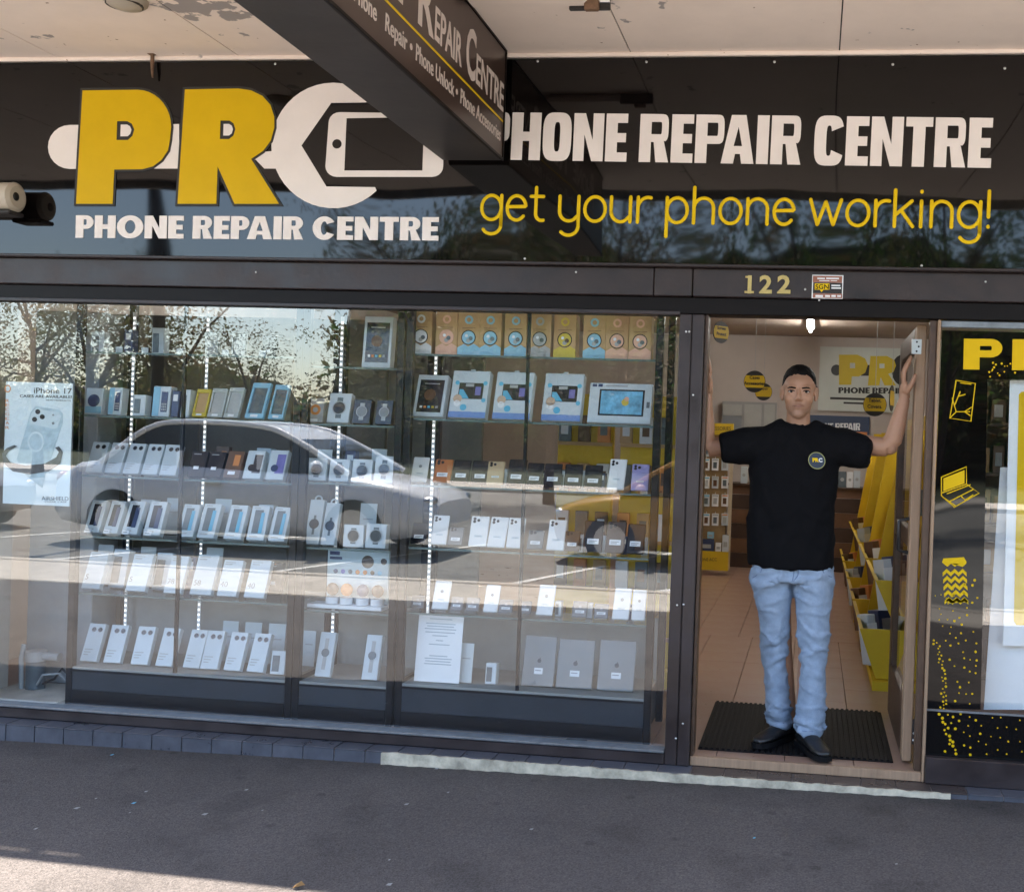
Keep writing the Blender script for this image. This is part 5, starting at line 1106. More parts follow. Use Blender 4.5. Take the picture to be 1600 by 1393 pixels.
# brown shelving seen through the right window, and behind the display cabinets
def shelving(label, x0_, x1_, y, zt, n_, cols, loc_label, gap=.02):
    t = thing('shelf_unit', label, 'shelves', ((x0_+x1_)/2, y, 0)); rdm = random.Random(int(x0_*100))
    for x in (x0_, x1_-.03): mb = MB(); mb.box(x, x+.03, y, y+.3, 0, zt, timber_dk, .003); child(mb, 'side_panel', t)
    mb = MB(); mb.box(x0_+.031, x1_-.031, y+.28, y+.3, 0, zt, mat('brown_backing', (.14, .085, .05), .6, var=.2)); child(mb, 'back_panel', t)
    for k in range(n_):
        z = .1+(zt-.12)*k/(n_-1); mb = MB(); mb.box(x0_+.0305, x1_-.0305, y, y+.279, z-.02, z, timber_dk, .002); child(mb, 'shelf', t)
        if k == n_-1: continue
        x = x0_+.05; q = 0
        while x < x1_-.14:
            ww = rdm.uniform(.06, .13); hh = rdm.uniform(.12, .2); m_ = cols[rdm.randrange(len(cols))]
            o = box_root('shelf_box', ww, hh, .08, m_); o.location = (x+ww/2, y+.05, z+.0005)
            mb = MB(); rect(mb, -ww*.3, ww*.3, hh*.25, hh*.75, (slate, greyc, white_p, brownp)[rdm.randrange(4)]); mb.build('print', o)
            tag(o, f'box {q+1} on shelf {k+1} of {loc_label}', 'box', 'boxes on '+loc_label)
            o['label'] = f'{ORD[min(q, 13)]} box from left on {ORD[k]} shelf up, {loc_label}'
            x += ww+gap; q += 1
xa, xb = at(1478, 700, 1.6).x, at(1640, 700, 1.6).x
shelving('brown shelving with packed boxes behind the right window', xa, xb, 1.7, 1.85, 7, (kraft, brownp, white_p, plank_a, kraft), 'right window shelves')
t = thing('dark_backdrop', 'olive screen added to darken the background behind the left and middle cabinets', 'screen', (-1.6, 1.0, 0))  # backdrop added to darken the room seen behind the glass
olive = mat('backdrop_cloth', (.20, .19, .165), .8, var=.25, scale=3)
for k in range(4): mb = MB(); mb.box(-2.64+.55*k, -2.10+.55*k, 1.0, 1.03, .0, 1.98, olive, .004); child(mb, 'panel', t)
t = thing('display_stand', 'yellow slatted stand of accessories behind the right display cabinet', 'display stand', (.35, 1.3, 0))
for a, b_ in ((-.10, .22), (.26, .58)):
    mb = MB(); mb.box(a, b_, 1.3, 1.34, .1, 1.62, ystand, .004); child(mb, 'board', t)
    for r_ in range(5):
        mb = MB(); mb.box(a+.005, b_-.005, 1.27, 1.299, .25+.27*r_, .27+.27*r_, kraft); child(mb, 'ledge', t)
mb = MB(); mb.box(-.12, .6, 1.2, 1.36, 0, .099, ystand); child(mb, 'base', t)
for r_ in range(5):
    for k in range(6):
        o = box_root('stand_box', .07, .15, .03, (kraft, brownp, white_p, orange, slate)[(r_+2*k) % 5]); o.location = (-.05+.112*k+(.01 if k > 2 else -.005), 1.265, .2705+.27*r_)
        mb = MB(); rect(mb, -.02, .02, .04, .11, (slate, white_p, brownp)[(r_+k) % 3]); mb.build('print', o)
        tag(o, f'{ORD[k]} small box on {ORD[r_]} ledge up, yellow stand behind right cabinet', 'box', 'boxes on the yellow stand behind the cabinet')
# round hanging tags
def hang_tag(px, py, rpx, Y, lines, label, sq=1.0, rot=0):
    c = at(px, py, Y); r_ = rpx*(Y+4.743)/1700; t = thing('hanging_tag', label, 'tag', c, 'round tags hanging from the shop ceiling', rot)
    mb = MB(); mb.cyl((0, 0, 0), (0, .006, 0), r_, w_dk, n=32); mb.build('disc', t)
    h_ = r_*.56; w_ = r_*.80
    mb = MB(); mb.add([(x, -.0012, z) for x, z in ((-w_*1.02, -h_), (w_*1.02, -h_), (r_*.95, -h_*.3), (r_*.95, h_*.3), (w_*1.02, h_), (-w_*1.02, h_), (-r_*.95, h_*.3), (-r_*.95, -h_*.3))], [tuple(range(8))], ystand); mb.build('yellow_band', t)
    for k, s in enumerate(lines):
        me = text_mesh(s, w_dk, r_*.42, .01*r_, .001, 'CENTER', .95); stand(me, (0, -.0022, h_*.42-k*h_*.95)); link('lettering', me, t)
    mb = MB(); mb.cyl((0, .003, r_), (0, .003, 2.62-c.z), .0018, greyc, n=5); mb.build('thread', t)
hang_tag(1367, 632, 18, 2.4, ['Tablet.', 'Covers.'], 'round black and yellow hanging tag about tablet covers, right of the man')
hang_tag(1179, 596, 17, 3.2, ['Cases', 'Accessories'], 'larger front round yellow tag hanging left of the head of the man')
hang_tag(1193, 612, 13.5, 5.0, ['Repair'], 'smaller round yellow tag half hidden behind the larger one')
c = hang_tag(1127, 519, 17, 1.6, ['Screen', 'Protect'], 'round yellow tag hanging at the top left of the doorway', rot=R(48))
hang_tag(1394, 622, 20, 4.0, [''], 'yellow tag seen nearly edge on beside the open door', rot=R(76))
# doormat
ma = [atz(*q, .012) for q in ((1088, 1168), (1400, 1185), (1378, 1108), (1112, 1094))]
mx0, mx1, my0, my1 = .872, 1.735, .10, .99
t = thing('doormat', 'black ribbed rubber doormat just inside the doorway under the man', 'doormat', ((mx0+mx1)/2, (my0+my1)/2, 0))
mb = MB(); mb.box(mx0, mx1, my0, my1, .0008, .006, rub, .002); child(mb, 'base', t)
n_ = 34
rib = MB(); rib.box(0, (mx1-mx0)/n_*.55, my0+.004, my1-.004, .0055, .0125, rub, .0015); rib_me = rib.mesh('rib')
for k in range(n_):
    o = link('rib', rib_me, t); o.matrix_parent_inverse = Matrix.Translation(-t.location); o.location = (mx0+.006+(mx1-mx0-.012)*k/n_, 0, 0)
# ---------------------------------------------------------------- the man in the doorway
from mathutils import noise
from mathutils.bvhtree import BVHTree
skin = mat('skin', (.37, .20, .122), .5, var=.07, scale=14, bump=.06, bscale=120)
b = skin.node_tree.nodes['Principled BSDF']; b.inputs['Subsurface Weight'].default_value = .12; b.inputs['Subsurface Radius'].default_value = (.9, .35, .2); b.inputs['Subsurface Scale'].default_value = .006
cotton = mat('black_cotton', (.0042, .0042, .0052), .9, var=.15, scale=40, bump=.1, bscale=250)
denim = mat('washed_denim', (.27, .345, .45), .85, var=.13, scale=26, bump=.3, bscale=260)
cotton.node_tree.nodes['Principled BSDF'].inputs['Specular IOR Level'].default_value = .12; denim.node_tree.nodes['Principled BSDF'].inputs['Specular IOR Level'].default_value = .15
hair_m = mat('black_hair', (.006, .0048, .0042), .55, var=.4, scale=60, bump=.45, bscale=220, spec=.12)
leather = mat('black_leather', (.012, .012, .013), .35, var=.2, scale=20, bump=.1, bscale=90)
man = thing('person', 'man in black t-shirt and light blue jeans in the doorway, hands on both jambs', 'person', (1.29, .2, .0125))
def evaluate(mb, name, voxel, smooth, parent, m, fac=.5):
    me = mb.mesh(name); o = link(name, me)
    r_ = o.modifiers.new('r', 'REMESH'); r_.mode = 'VOXEL'; r_.voxel_size = voxel; r_.use_smooth_shade = True
    s = o.modifiers.new('s', 'SMOOTH'); s.iterations = smooth; s.factor = fac
    dg = bpy.context.evaluated_depsgraph_get(); dg.update()
    me2 = bpy.data.meshes.new_from_object(o.evaluated_get(dg)); o.modifiers.clear(); o.data = me2
    me2.materials.clear(); me2.materials.append(m); me2.name = name
    o.parent = parent; o.matrix_parent_inverse = Matrix.Translation(-parent.location)
    for p_ in me2.polygons: p_.use_smooth = True
    return o
def loft(mb, rings, m, n=28, e=2.3):
    """rings: (centre, half width in x, half depth in y)"""
    vs = []
    for c, rx, ry in rings:
        for i in range(n):
            t = 2*math.pi*i/n; c_, s_ = math.cos(t), math.sin(t)
            vs.append((c[0]+rx*math.copysign(abs(c_)**(2/e), c_), c[1]+ry*math.copysign(abs(s_)**(2/e), s_), c[2]))
    fs = [(j*n+i, j*n+(i+1) % n, (j+1)*n+(i+1) % n, (j+1)*n+i) for j in range(len(rings)-1) for i in range(n)]
    mb.add(vs, fs, m, True); mb.add(vs[:n], [list(range(n))[::-1]], m); mb.add(vs[-n:], [list(range(n))], m)
def ringpx(y, xl, xr, Y, depth):
    a, b_ = at(xl, y, Y), at(xr, y, Y); return ((a+b_)/2, (b_.x-a.x)/2, depth)
YM = .17
J = lambda x, y, Y=YM: at(x, y, Y)
hc = J(1248.5, 614.2, .15)                            # middle of the head
def H(x, y, z): return Vector((hc.x+x, hc.y+y, hc.z+z))
S = MB()
S.ball(H(0, .020, .034), (.0745, .093, .082), skin, 24, 16); S.ball(H(0, -.006, .030), (.070, .078, .062), skin, 24, 16)      # skull, forehead
S.ball(H(0, -.028, -.014), (.0655, .060, .080), skin, 24, 16); S.ball(H(0, -.036, -.060), (.0475, .051, .054), skin, 20, 14)       # face, lower face
S.ball(H(0, -.066, -.092), (.027, .026, .0235), skin, 18, 12); S.ball(H(0, -.070, -.064), (.030, .022, .024), skin, 18, 12)       # chin, mouth mound
for s in (-1, 1):
    S.ball(H(.037*s, -.050, -.020), (.0265, .028, .032), skin); S.ball(H(.030*s, -.0745, .0235), (.028, .016, .0095), skin)           # cheek, brow ridge
    S.ball(H(.0395*s, -.014, -.052), (.0185, .046, .036), skin)                                                                      # jaw corner
    S.ball(H(.0775*s, .014, .0), (.0075, .021, .031), skin, mx=Matrix.Rotation(-.45*s, 3, 'Z')); S.ball(H(.074*s, .006, -.024), (.008, .010, .013), skin)
    S.ball(H(.0785*s, .020, .014), (.0065, .018, .018), skin, mx=Matrix.Rotation(-.6*s, 3, 'Z'))
    S.ball(H(.0115*s, -.0955, -.0335), (.0075, .0095, .0068), skin)                                                                 # nostril wing
    S.ball(H(.0320*s, -.0735, .0125), (.0170, .0125, .0055), skin); S.ball(H(.0320*s, -.0725, -.0090), (.0165, .0115, .0060), skin)   # lids
S.tube([H(0, -.080, .020), H(0, -.0905, .000), H(0, -.1010, -.020), H(0, -.1045, -.0305)], [.0068, .0078, .0102, .0102], skin, 12)
S.ball(H(0, -.0875, -.0585), (.021, .0085, .0058), skin); S.ball(H(0, -.0875, -.0675), (.019, .0090, .0062), skin)
nk = J(1247, 672, YM+.02)
S.tube([H(0, .012, -.05), H(0, .022, -.10), nk+Vector((0, 0, -.02)), nk+Vector((0, .0, -.09))], [.052, .053, .058, .075], skin, 20)
# torso and legs under the clothes, arms
sh_l, sh_r = J(1190, 690), J(1311, 691)
loft(S, [ringpx(690, 1205, 1294, YM, .07), ringpx(740, 1182, 1300, YM, .095), ringpx(830, 1190, 1292, YM, .09), ringpx(890, 1188, 1290, YM, .09)], skin)
el_l, el_r = J(1101, 700, .16), J(1392, 700, .13)
wr_l, wr_r = J(1104, 622, .125), J(1413.5, 622, .125)
S.tube([J(1215, 692), sh_l, sh_l.lerp(el_l, .5), el_l+Vector((.015, 0, -.0))], [.06, .056, .048, .042], skin, 16)
S.tube([el_l+Vector((.02, 0, 0)), el_l.lerp(wr_l, .18), el_l.lerp(wr_l, .45), el_l.lerp(wr_l, .8), wr_l], [.040, .044, .042, .031, .027], skin, 16)
S.tube([J(1285, 692), sh_r, sh_r.lerp(el_r, .5), el_r+Vector((-.015, 0, 0.004))], [.06, .056, .047, .041], skin, 16)
S.ball(el_r+Vector((-.004, 0, .002)), (.034, .036, .032), skin)
S.tube([el_r+Vector((-.022, 0, .006)), el_r.lerp(wr_r, .18), el_r.lerp(wr_r, .45), el_r.lerp(wr_r, .8), wr_r], [.039, .041, .038, .029, .0245], skin, 16)
def hand(wr, pal, side, knuckle_y, tips, thumb):
    """palm stands edge-on; fingers spread in depth, the thumb leaves the near side of the palm"""
    m_ = wr.lerp(pal, .5)
    S.tube([wr, m_, pal], [.024, .024, .020], skin, 12)
    for dy in (-.026, -.009, .009, .026): S.tube([m_+Vector((0, dy*.6, 0)), pal+Vector((0, dy, .012))], [.016, .0125], skin, 10)
    for pts in tips: S.tube(pts, [.0105, .0098, .0090, .0075], skin, 10); S.ball(pts[-1], .0075, skin, 10, 8)
    S.tube(thumb, [.015, .0125, .0105, .009], skin, 10); S.ball(thumb[-1], .009, skin, 10, 8)
pr_ = J(1413, 601, .125)
k = lambda x, y, Y: at(x, y, Y)
tips = [[k(1412, 597, Y), k(1412+a, 582, Y-.004), k(1416+a, 569+b_, Y-.010), k(1423+a*.5, 557+b_, Y-.014)] for Y, a, b_ in ((.098, 1, 3), (.116, 1, 0), (.136, -1, 2), (.156, -2, 9))]
hand(wr_r, pr_, 1, 0, tips, [k(1416, 613, .105), k(1422, 604, .085), k(1427, 595, .078), k(1430, 586, .076)])
pl_ = J(1108, 600, .125)
tips = [[k(1108, 596, Y), k(1110, 580, Y-.003), k(1108, 566+b_, Y-.006), k(1104, 551+b_, Y-.008)] for Y, a, b_ in ((.098, 0, 4), (.116, 0, 0), (.136, 0, 2), (.156, 0, 10))]
hand(wr_l, pl_, -1, 0, tips, [k(1108, 612, .105), k(1110, 603, .094), k(1110, 594, .088), k(1108, 585, .085)])
shoe_l = (atz(1232, 1140, .05), atz(1171, 1163, .035)); shoe_r = (atz(1256, 1152, .05), atz(1290, 1181, .035))
hip_l, hip_r = J(1208, 895, YM+.01), J(1272, 895, YM+.01)
an_l, an_r = shoe_l[0]+Vector((0, 0, .05)), shoe_r[0]+Vector((0, 0, .05))
for hp, an in ((hip_l, an_l), (hip_r, an_r)): S.tube([hp+Vector((0, 0, .05)), hp.lerp(an, .5), an], [.075, .05, .038], skin, 14)
body = evaluate(S, 'body', .0034, 10, man, skin, .5)
# face details
white_e = mat('eye_white', (.45, .40, .37), .25, var=.03); iris = mat('dark_iris', (.010, .006, .004), .3, var=0, spec=.2); lip = mat('lips', (.34, .165, .115), .45, var=.08); stub = mat('stubble_skin', (.26, .155, .11), .6, var=.15, scale=60)
bvh_b = BVHTree.FromPolygons([v.co.copy() for v in body.data.vertices], [p_.vertices[:] for p_ in body.data.polygons])
def front(x, z):                                         # point on the face under (x, z) of the head
    hit = bvh_b.ray_cast(H(x, -.4, z), Vector((0, 1, 0)))
    return hit[0] if hit[0] is not None else H(x, -.09, z)
def mchild(mb, name): o = mb.build(name, man); o.matrix_parent_inverse = Matrix.Translation(-man.location); return o
for s in (-1, 1):
    f_ = front(.0325*s, .0035)
    mb = MB(); mb.ball(f_+Vector((0, .0050, 0)), (.0135, .0078, .0058), white_e, 14, 10); o = mchild(mb, 'eye')
    mb = MB(); mb.ball(f_+Vector((0, -.0012, .0002)), (.0062, .0024, .0056), iris, 12, 8); c = mb.build('iris', o); 
    pts = [front(.0325*s+q*s, .0085+dz) + Vector((0, -.0008, 0)) for q, dz in ((-.0145, -.004), (-.007, .000), (.002, .0010), (.010, -.001), (.0155, -.005))]
    mb = MB(); mb.tube(pts, [.0015, .0026, .0030, .0027, .0016], hair_m, 6); mchild(mb, 'eyelashes')
    pts = [front(.0325*s+q*s, .0205+dz) + Vector((0, .0012, 0)) for q, dz in ((-.019, -.002), (-.011, -.0005), (.0, .001), (.010, .0005), (.017, -.002))]
    mb = MB(); mb.tube(pts, [.0030, .0042, .0044, .0036, .0018], hair_m, 8); mchild(mb, 'eyebrow')
pts = [front(x, -.0585+dz)+Vector((0, -.0003, 0)) for x, dz in ((-.026, .0032), (-.014, .0010), (-.005, .0014), (0, .0008), (.005, .0014), (.014, .0010), (.026, .0032))]
mb = MB(); mb.tube(pts, [.0006, .0022, .0028, .0024, .0028, .0022, .0006], lip, 8); pts = [p_+Vector((0, .0003, -.0078+.0026*abs(i-3)/3*1.9)) for i, p_ in enumerate(pts)]; mb.tube(pts, [.0006, .0026, .0036, .0038, .0036, .0026, .0006], lip, 8); mchild(mb, 'lips')
pts = [front(x, -.0628+abs(x)*.10)+Vector((0, -.0026, 0)) for x in (-.026, -.013, 0, .013, .026)]
mb = MB(); mb.tube(pts, [.0006, .0011, .0012, .0011, .0006], mat('mouth_line', (.09, .035, .025), .5, var=0), 6); mchild(mb, 'mouth')
# short hair: a cap that follows the skull, longer on top
nu, nv = 56, 18; vs = []; fs = []
cen = H(0, .018, .030)
for j in range(nv+1):
    for i in range(nu):
        ph = 2*math.pi*i/nu
        fy = -math.cos(ph); sx_ = math.sin(ph)           # fy = -1 towards the camera
        lim = 62+22*max(0, -fy)**0.0 if False else None
        az_ = abs(math.degrees(math.atan2(sx_, -fy)))      # 0 = forehead, 90 = ear, 180 = nape
        ks = ((0, 57), (28, 58), (42, 62), (52, 74), (62, 84), (74, 86), (84, 93), (100, 97), (130, 110), (180, 122))
        for (a0_, t0_), (a1_, t1_) in zip(ks, ks[1:]):
            if a0_ <= az_ <= a1_: tmax = t0_+(t1_-t0_)*(az_-a0_)/(a1_-a0_)
        tmax += 1.6*math.sin(ph*9)+1.4*math.sin(ph*23)
        th = R(tmax)*j/nv
        thick = (.0035+.011*max(0, math.cos(th))**1.5*(1 if fy < .3 else .8))*(1-(j/nv)**5)
        d = Vector((math.sin(th)*math.sin(ph), -math.sin(th)*math.cos(ph), math.cos(th)))
        p_ = cen+Vector((d.x*.0755, d.y*.093, d.z*.085))
        hit = bvh_b.ray_cast(cen+d*.3, -d)
        if hit[0] is not None and (hit[0]-cen).length < .14: p_ = hit[0]
        if j == nv: thick = -.0015
        thick += .0022*noise.noise(p_*90)
        vs.append(p_+d*thick)
    if j:
        for i in range(nu): fs.append(((j-1)*nu+i, j*nu+i, j*nu+(i+1) % nu, (j-1)*nu+(i+1) % nu))
mb = MB(); mb.add(vs, fs, hair_m, True); mchild(mb, 'hair')
# a day's stubble round the mouth and jaw
n, l = skin.node_tree.nodes, skin.node_tree.links; b = n['Principled BSDF']; src = b.inputs['Base Color'].links[0].from_socket; tc = [x for x in n if x.type == 'TEX_COORD'][0]
vd = n.new('ShaderNodeVectorMath'); vd.operation = 'DISTANCE'; vd.inputs[1].default_value = H(0, -.06, -.085); l.new(tc.outputs['Object'], vd.inputs[0])
m1 = n.new('ShaderNodeMapRange'); m1.inputs[1].default_value = .035; m1.inputs[2].default_value = .072; m1.inputs[3].default_value = .55; m1.inputs[4].default_value = 0; l.new(vd.outputs['Value'], m1.inputs[0])
n2 = n.new('ShaderNodeTexNoise'); n2.inputs['Scale'].default_value = 420; l.new(tc.outputs['Object'], n2.inputs['Vector'])
m2 = n.new('ShaderNodeMath'); m2.operation = 'MULTIPLY'; l.new(m1.outputs[0], m2.inputs[0]); l.new(n2.outputs[0], m2.inputs[1])
m3 = n.new('ShaderNodeMix'); m3.data_type = 'RGBA'; m3.inputs[7].default_value = (.10, .065, .05, 1); l.new(m2.outputs[0], m3.inputs[0]); l.new(src, m3.inputs[6]); l.new(m3.outputs[2], b.inputs['Base Color'])
# t-shirt
T = MB(); YT = YM+.005
loft(T, [ringpx(884, 1169, 1301, YT, .128), ringpx(868, 1168, 1302, YT, .13), ringpx(820, 1168, 1303, YT, .13), ringpx(770, 1170, 1306, YT, .130), ringpx(735, 1172, 1309, YT, .128), ringpx(712, 1176, 1310, YT, .118), ringpx(694, 1184, 1309, YT, .10), ringpx(678, 1196, 1300, YT, .08), ringpx(668, 1210, 1284, YT, .066), ringpx(661.5, 1219, 1271, YT+.012, .056)], cotton, 36, 2.5)
T.tube([J(1222, 690), J(1190, 695), J(1155, 697, .15), J(1126, 700, .14)], [.085, .083, .076, .066], cotton, 20)
T.tube([J(1280, 690), J(1310, 697), J(1336, 703, .15), J(1361, 708.5, .14)], [.085, .083, .076, .066], cotton, 20)
T.tube([J(1226, 664), J(1196, 678), J(1150, 690, .15)], [.030, .040, .045], cotton, 14); T.tube([J(1268, 664), J(1298, 678), J(1336, 694, .15)], [.030, .040, .045], cotton, 14)
shirt = evaluate(T, 't_shirt', .0085, 7, man, cotton)
for v in shirt.data.vertices:                              # soft creases: diagonal from the armpits, hanging folds lower down
    p_ = v.co; q = (p_.x-1.29); zz = p_.z
    f_ = .013*noise.noise(Vector((p_.x*9+zz*5, p_.y*6, zz*3)))+.010*noise.noise(Vector((p_.x*22-zz*8*math.copysign(1, q), p_.y*10, zz*7)))
    rg = 1-abs(noise.noise(Vector((p_.x*7+zz*6*math.copysign(1, q), p_.y*5, zz*4+3))))*2.2
    v.co += v.normal*(f_+.007*max(0, rg)**3)*(1 if abs(q) < .27 else max(.25, 1-(abs(q)-.27)*6))
shirt.data.update()
cr = MB(); cpts = [at(1247+25.5*math.cos(t), 0, 0) for t in (0,)]
cpts = []
for i in range(25):
    t = 2*math.pi*i/24; c = J(1246.5, 665, YT+.006); cpts.append(c+Vector((.0655*math.cos(t), .058*math.sin(t), .016*math.sin(t)+.000)))
cr.tube(cpts, .0075, cotton, 8); mchild(cr, 'collar')
bvh_s = BVHTree.FromPolygons([v.co.copy() for v in shirt.data.vertices], [p_.vertices[:] for p_ in shirt.data.polygons])
hit = bvh_s.ray_cast(CAM, ray(1275.5, 720).normalized())
if hit[0] is not None:
    c, nrm = hit[0], hit[1]; ax = Vector((0, 0, 1)).cross(nrm)*1; ax = (-ax if ax.x < 0 else ax).normalized(); up_ = nrm.cross(ax).normalized()
    if up_.z < 0: up_ = -up_
    def disc_on(r0, r1, m_, off, name, par):
        con = [[(r0*math.cos(R(a)), r0*math.sin(R(a))) for a in range(0, 360, 10)]]
        if r1: con.append([(r1*math.cos(R(a)), r1*math.sin(R(a))) for a in range(0, 360, 10)])
        me = flat_mesh(con, m_, .002); stand(me, c+nrm*off, ax, up_); o = link(name, me, par)
        if par is man: o.matrix_parent_inverse = Matrix.Translation(-man.location)
        return o
    bd = disc_on(.038, 0, mat('navy_badge', (.022, .035, .065), .6, var=.1), .006, 'chest_badge', man)
    disc_on(.0385, .0355, mat('badge_ring', (.36, .36, .12), .6, var=.1), .0075, 'badge_ring', bd)
    for s, m_, dx_ in (('PR', vin_tag, -.020), ('C', white_p, .008)):
        me = text_mesh(s, m_, .024, .0012, .0012); stand(me, c+nrm*.0085+ax*dx_+up_*-.006, ax, up_); link('badge_lettering', me, bd)
# jeans
P_ = MB()
yl, yr = an_l.y-.02, an_r.y-.02
YJ = lambda y, ya: YM+.005+(ya-YM)*max(0, (y-900)/240)
loft(P_, [ringpx(905, 1173, 1302, YM, .105), ringpx(880, 1174, 1302, YM, .112), ringpx(860, 1178, 1298, YM, .11)], denim, 28)
for rows_, ya in (([(890, 1173, 1240), (905, 1174, 1239), (935, 1180, 1238), (975, 1187, 1236), (1005, 1189, 1234), (1030, 1190, 1232), (1060, 1192, 1234), (1090, 1194, 1236), (1112, 1197, 1239), (1124, 1200, 1239), (1133, 1203, 1237)], yl),
                  ([(890, 1236, 1302), (905, 1238, 1302), (935, 1241, 1301), (975, 1244, 1299), (1005, 1246, 1297), (1030, 1248, 1294), (1060, 1247, 1293), (1095, 1244, 1292), (1120, 1242, 1291), (1136, 1242, 1288), (1147, 1245, 1283)], yr)):
    dl = [.105, .104, .098, .088, .082, .080, .080, .079, .078, .075, .070]
    loft(P_, [ringpx(y, (a+b_)/2-(b_-a)/2*(1-.10*min(1, max(0, (y-910)/60))), (a+b_)/2+(b_-a)/2*(1-.10*min(1, max(0, (y-910)/60))), YJ(y, ya), dd) for (y, a, b_), dd in zip(rows_, dl)], denim, 24, 2.1)
jeans = evaluate(P_, 'jeans', .0075, 4, man, denim)
for v in jeans.data.vertices:                              # creases gather at the crotch, behind the knees and above the hems
    p_ = v.co; zz = p_.z
    kn = math.exp(-((zz-.47)/.10)**2); hm = math.exp(-((zz-.13)/.09)**2); cr_ = math.exp(-((zz-.80)/.10)**2)
    sgn = 1 if p_.x > 1.29 else -1
    f_ = .005*noise.noise(Vector((p_.x*14, p_.y*14, zz*6)))
    f_ += kn*.015*noise.noise(Vector((p_.x*12, p_.y*12, zz*30+p_.x*18*sgn)))+hm*.018*noise.noise(Vector((p_.x*10, p_.y*10, zz*42+p_.x*10*sgn)))
    f_ += cr_*.013*noise.noise(Vector((p_.x*10+zz*20*sgn, p_.y*10, zz*24)))
    rg = max(0, 1-2.4*abs(noise.noise(Vector((p_.x*8+zz*7*sgn, p_.y*8, zz*11)))))**3; f_ += rg*(.006+.012*kn+.013*hm+.010*cr_)
    v.co += v.normal*f_
jeans.data.update()
seam_m = mat('denim_seam', (.11, .16, .26), .85, var=.2, scale=30)
bvh_j = BVHTree.FromPolygons([v.co.copy() for v in jeans.data.vertices], [p_.vertices[:] for p_ in jeans.data.polygons])
def on_cloth(px, py, bv):
    h_ = bv.ray_cast(CAM, ray(px, py).normalized()); return h_[0]
for name_, pts in (('fly_seam', [(1241, 886), (1240, 898), (1238, 908)]), ('fly_seam', [(1248, 887), (1247, 898), (1240, 908)]), ('pocket_seam', [(1191, 886), (1189, 893), (1180, 900), (1176, 902)]), ('pocket_seam', [(1284, 886), (1287, 894), (1296, 900), (1300, 901)]),
                   ('hem_stitch', [(1203, 1120), (1212, 1125), (1224, 1129), (1236, 1130)]), ('hem_stitch', [(1245, 1138), (1256, 1142), (1270, 1142), (1283, 1139)])):
    ps = [q for q in (on_cloth(x, y, bvh_j) for x, y in pts) if q is not None]
    if len(ps) > 1: mb = MB(); mb.tube(ps, .0018, seam_m, 5); mchild(mb, name_)
# shoes
for hl, toe, nm_ in ((shoe_l[0], shoe_l[1], 'l'), (shoe_r[0], shoe_r[1], 'r')):
    d = (toe-hl); d.z = 0; L_ = .285; d.normalize(); q = Vector((-d.y, d.x, 0)); hl = Vector((hl.x, hl.y, .0125))-d*.02
    B = MB(); prof = [(-.02, .030, .052), (.02, .036, .066), (.07, .038, .070), (.12, .041, .062), (.17, .046, .048), (.215, .045, .038), (.245, .036, .031), (.262, .02, .024)]
    vs = []; nn = 14
    for s_, w_, h_ in prof:
        for i in range(nn):
            t = 2*math.pi*i/nn; z_ = max(-.2, math.sin(t)); vs.append(hl+d*s_+q*(w_*math.cos(t))+Vector((0, 0, .016+(h_*(.5+.5*math.sin(t)) if True else 0))))
    fs = [(j*nn+i, j*nn+(i+1) % nn, (j+1)*nn+(i+1) % nn, (j+1)*nn+i) for j in range(len(prof)-1) for i in range(nn)]
    B.add(vs, fs, leather, True); B.add(vs[:nn], [list(range(nn))[::-1]], leather); B.add(vs[-nn:], [list(range(nn))], leather)
    sh_ = evaluate(B, 'shoe', .006, 3, man, leather)
    so2 = MB(); out = []
    for s_, w_ in ((-.026, .022), (-.01, .036), (.06, .038), (.12, .042), (.18, .050), (.23, .046), (.26, .03), (.272, .008)): out.append((s_, w_))
    ring = [hl+d*s_+q*w_ for s_, w_ in out]+[hl+d*s_-q*w_ for s_, w_ in reversed(out)]
    n_ = len(ring); top_ = [v+Vector((0, 0, .022)) for v in ring]
    so2.add(ring+top_, [list(range(n_)), list(range(n_, 2*n_))[::-1]]+[(i, n_+i, n_+(i+1) % n_, (i+1) % n_) for i in range(n_)], rub); so2.build('sole', sh_)
    la = MB()
    for kk in range(4):
        c_ = hl+d*(.085+.022*kk)+Vector((0, 0, .087-.010*kk)); la.tube([c_-q*.02, c_+Vector((0, 0, .004)), c_+q*.02], .0025, leather, 6)
    la.build('laces', sh_)
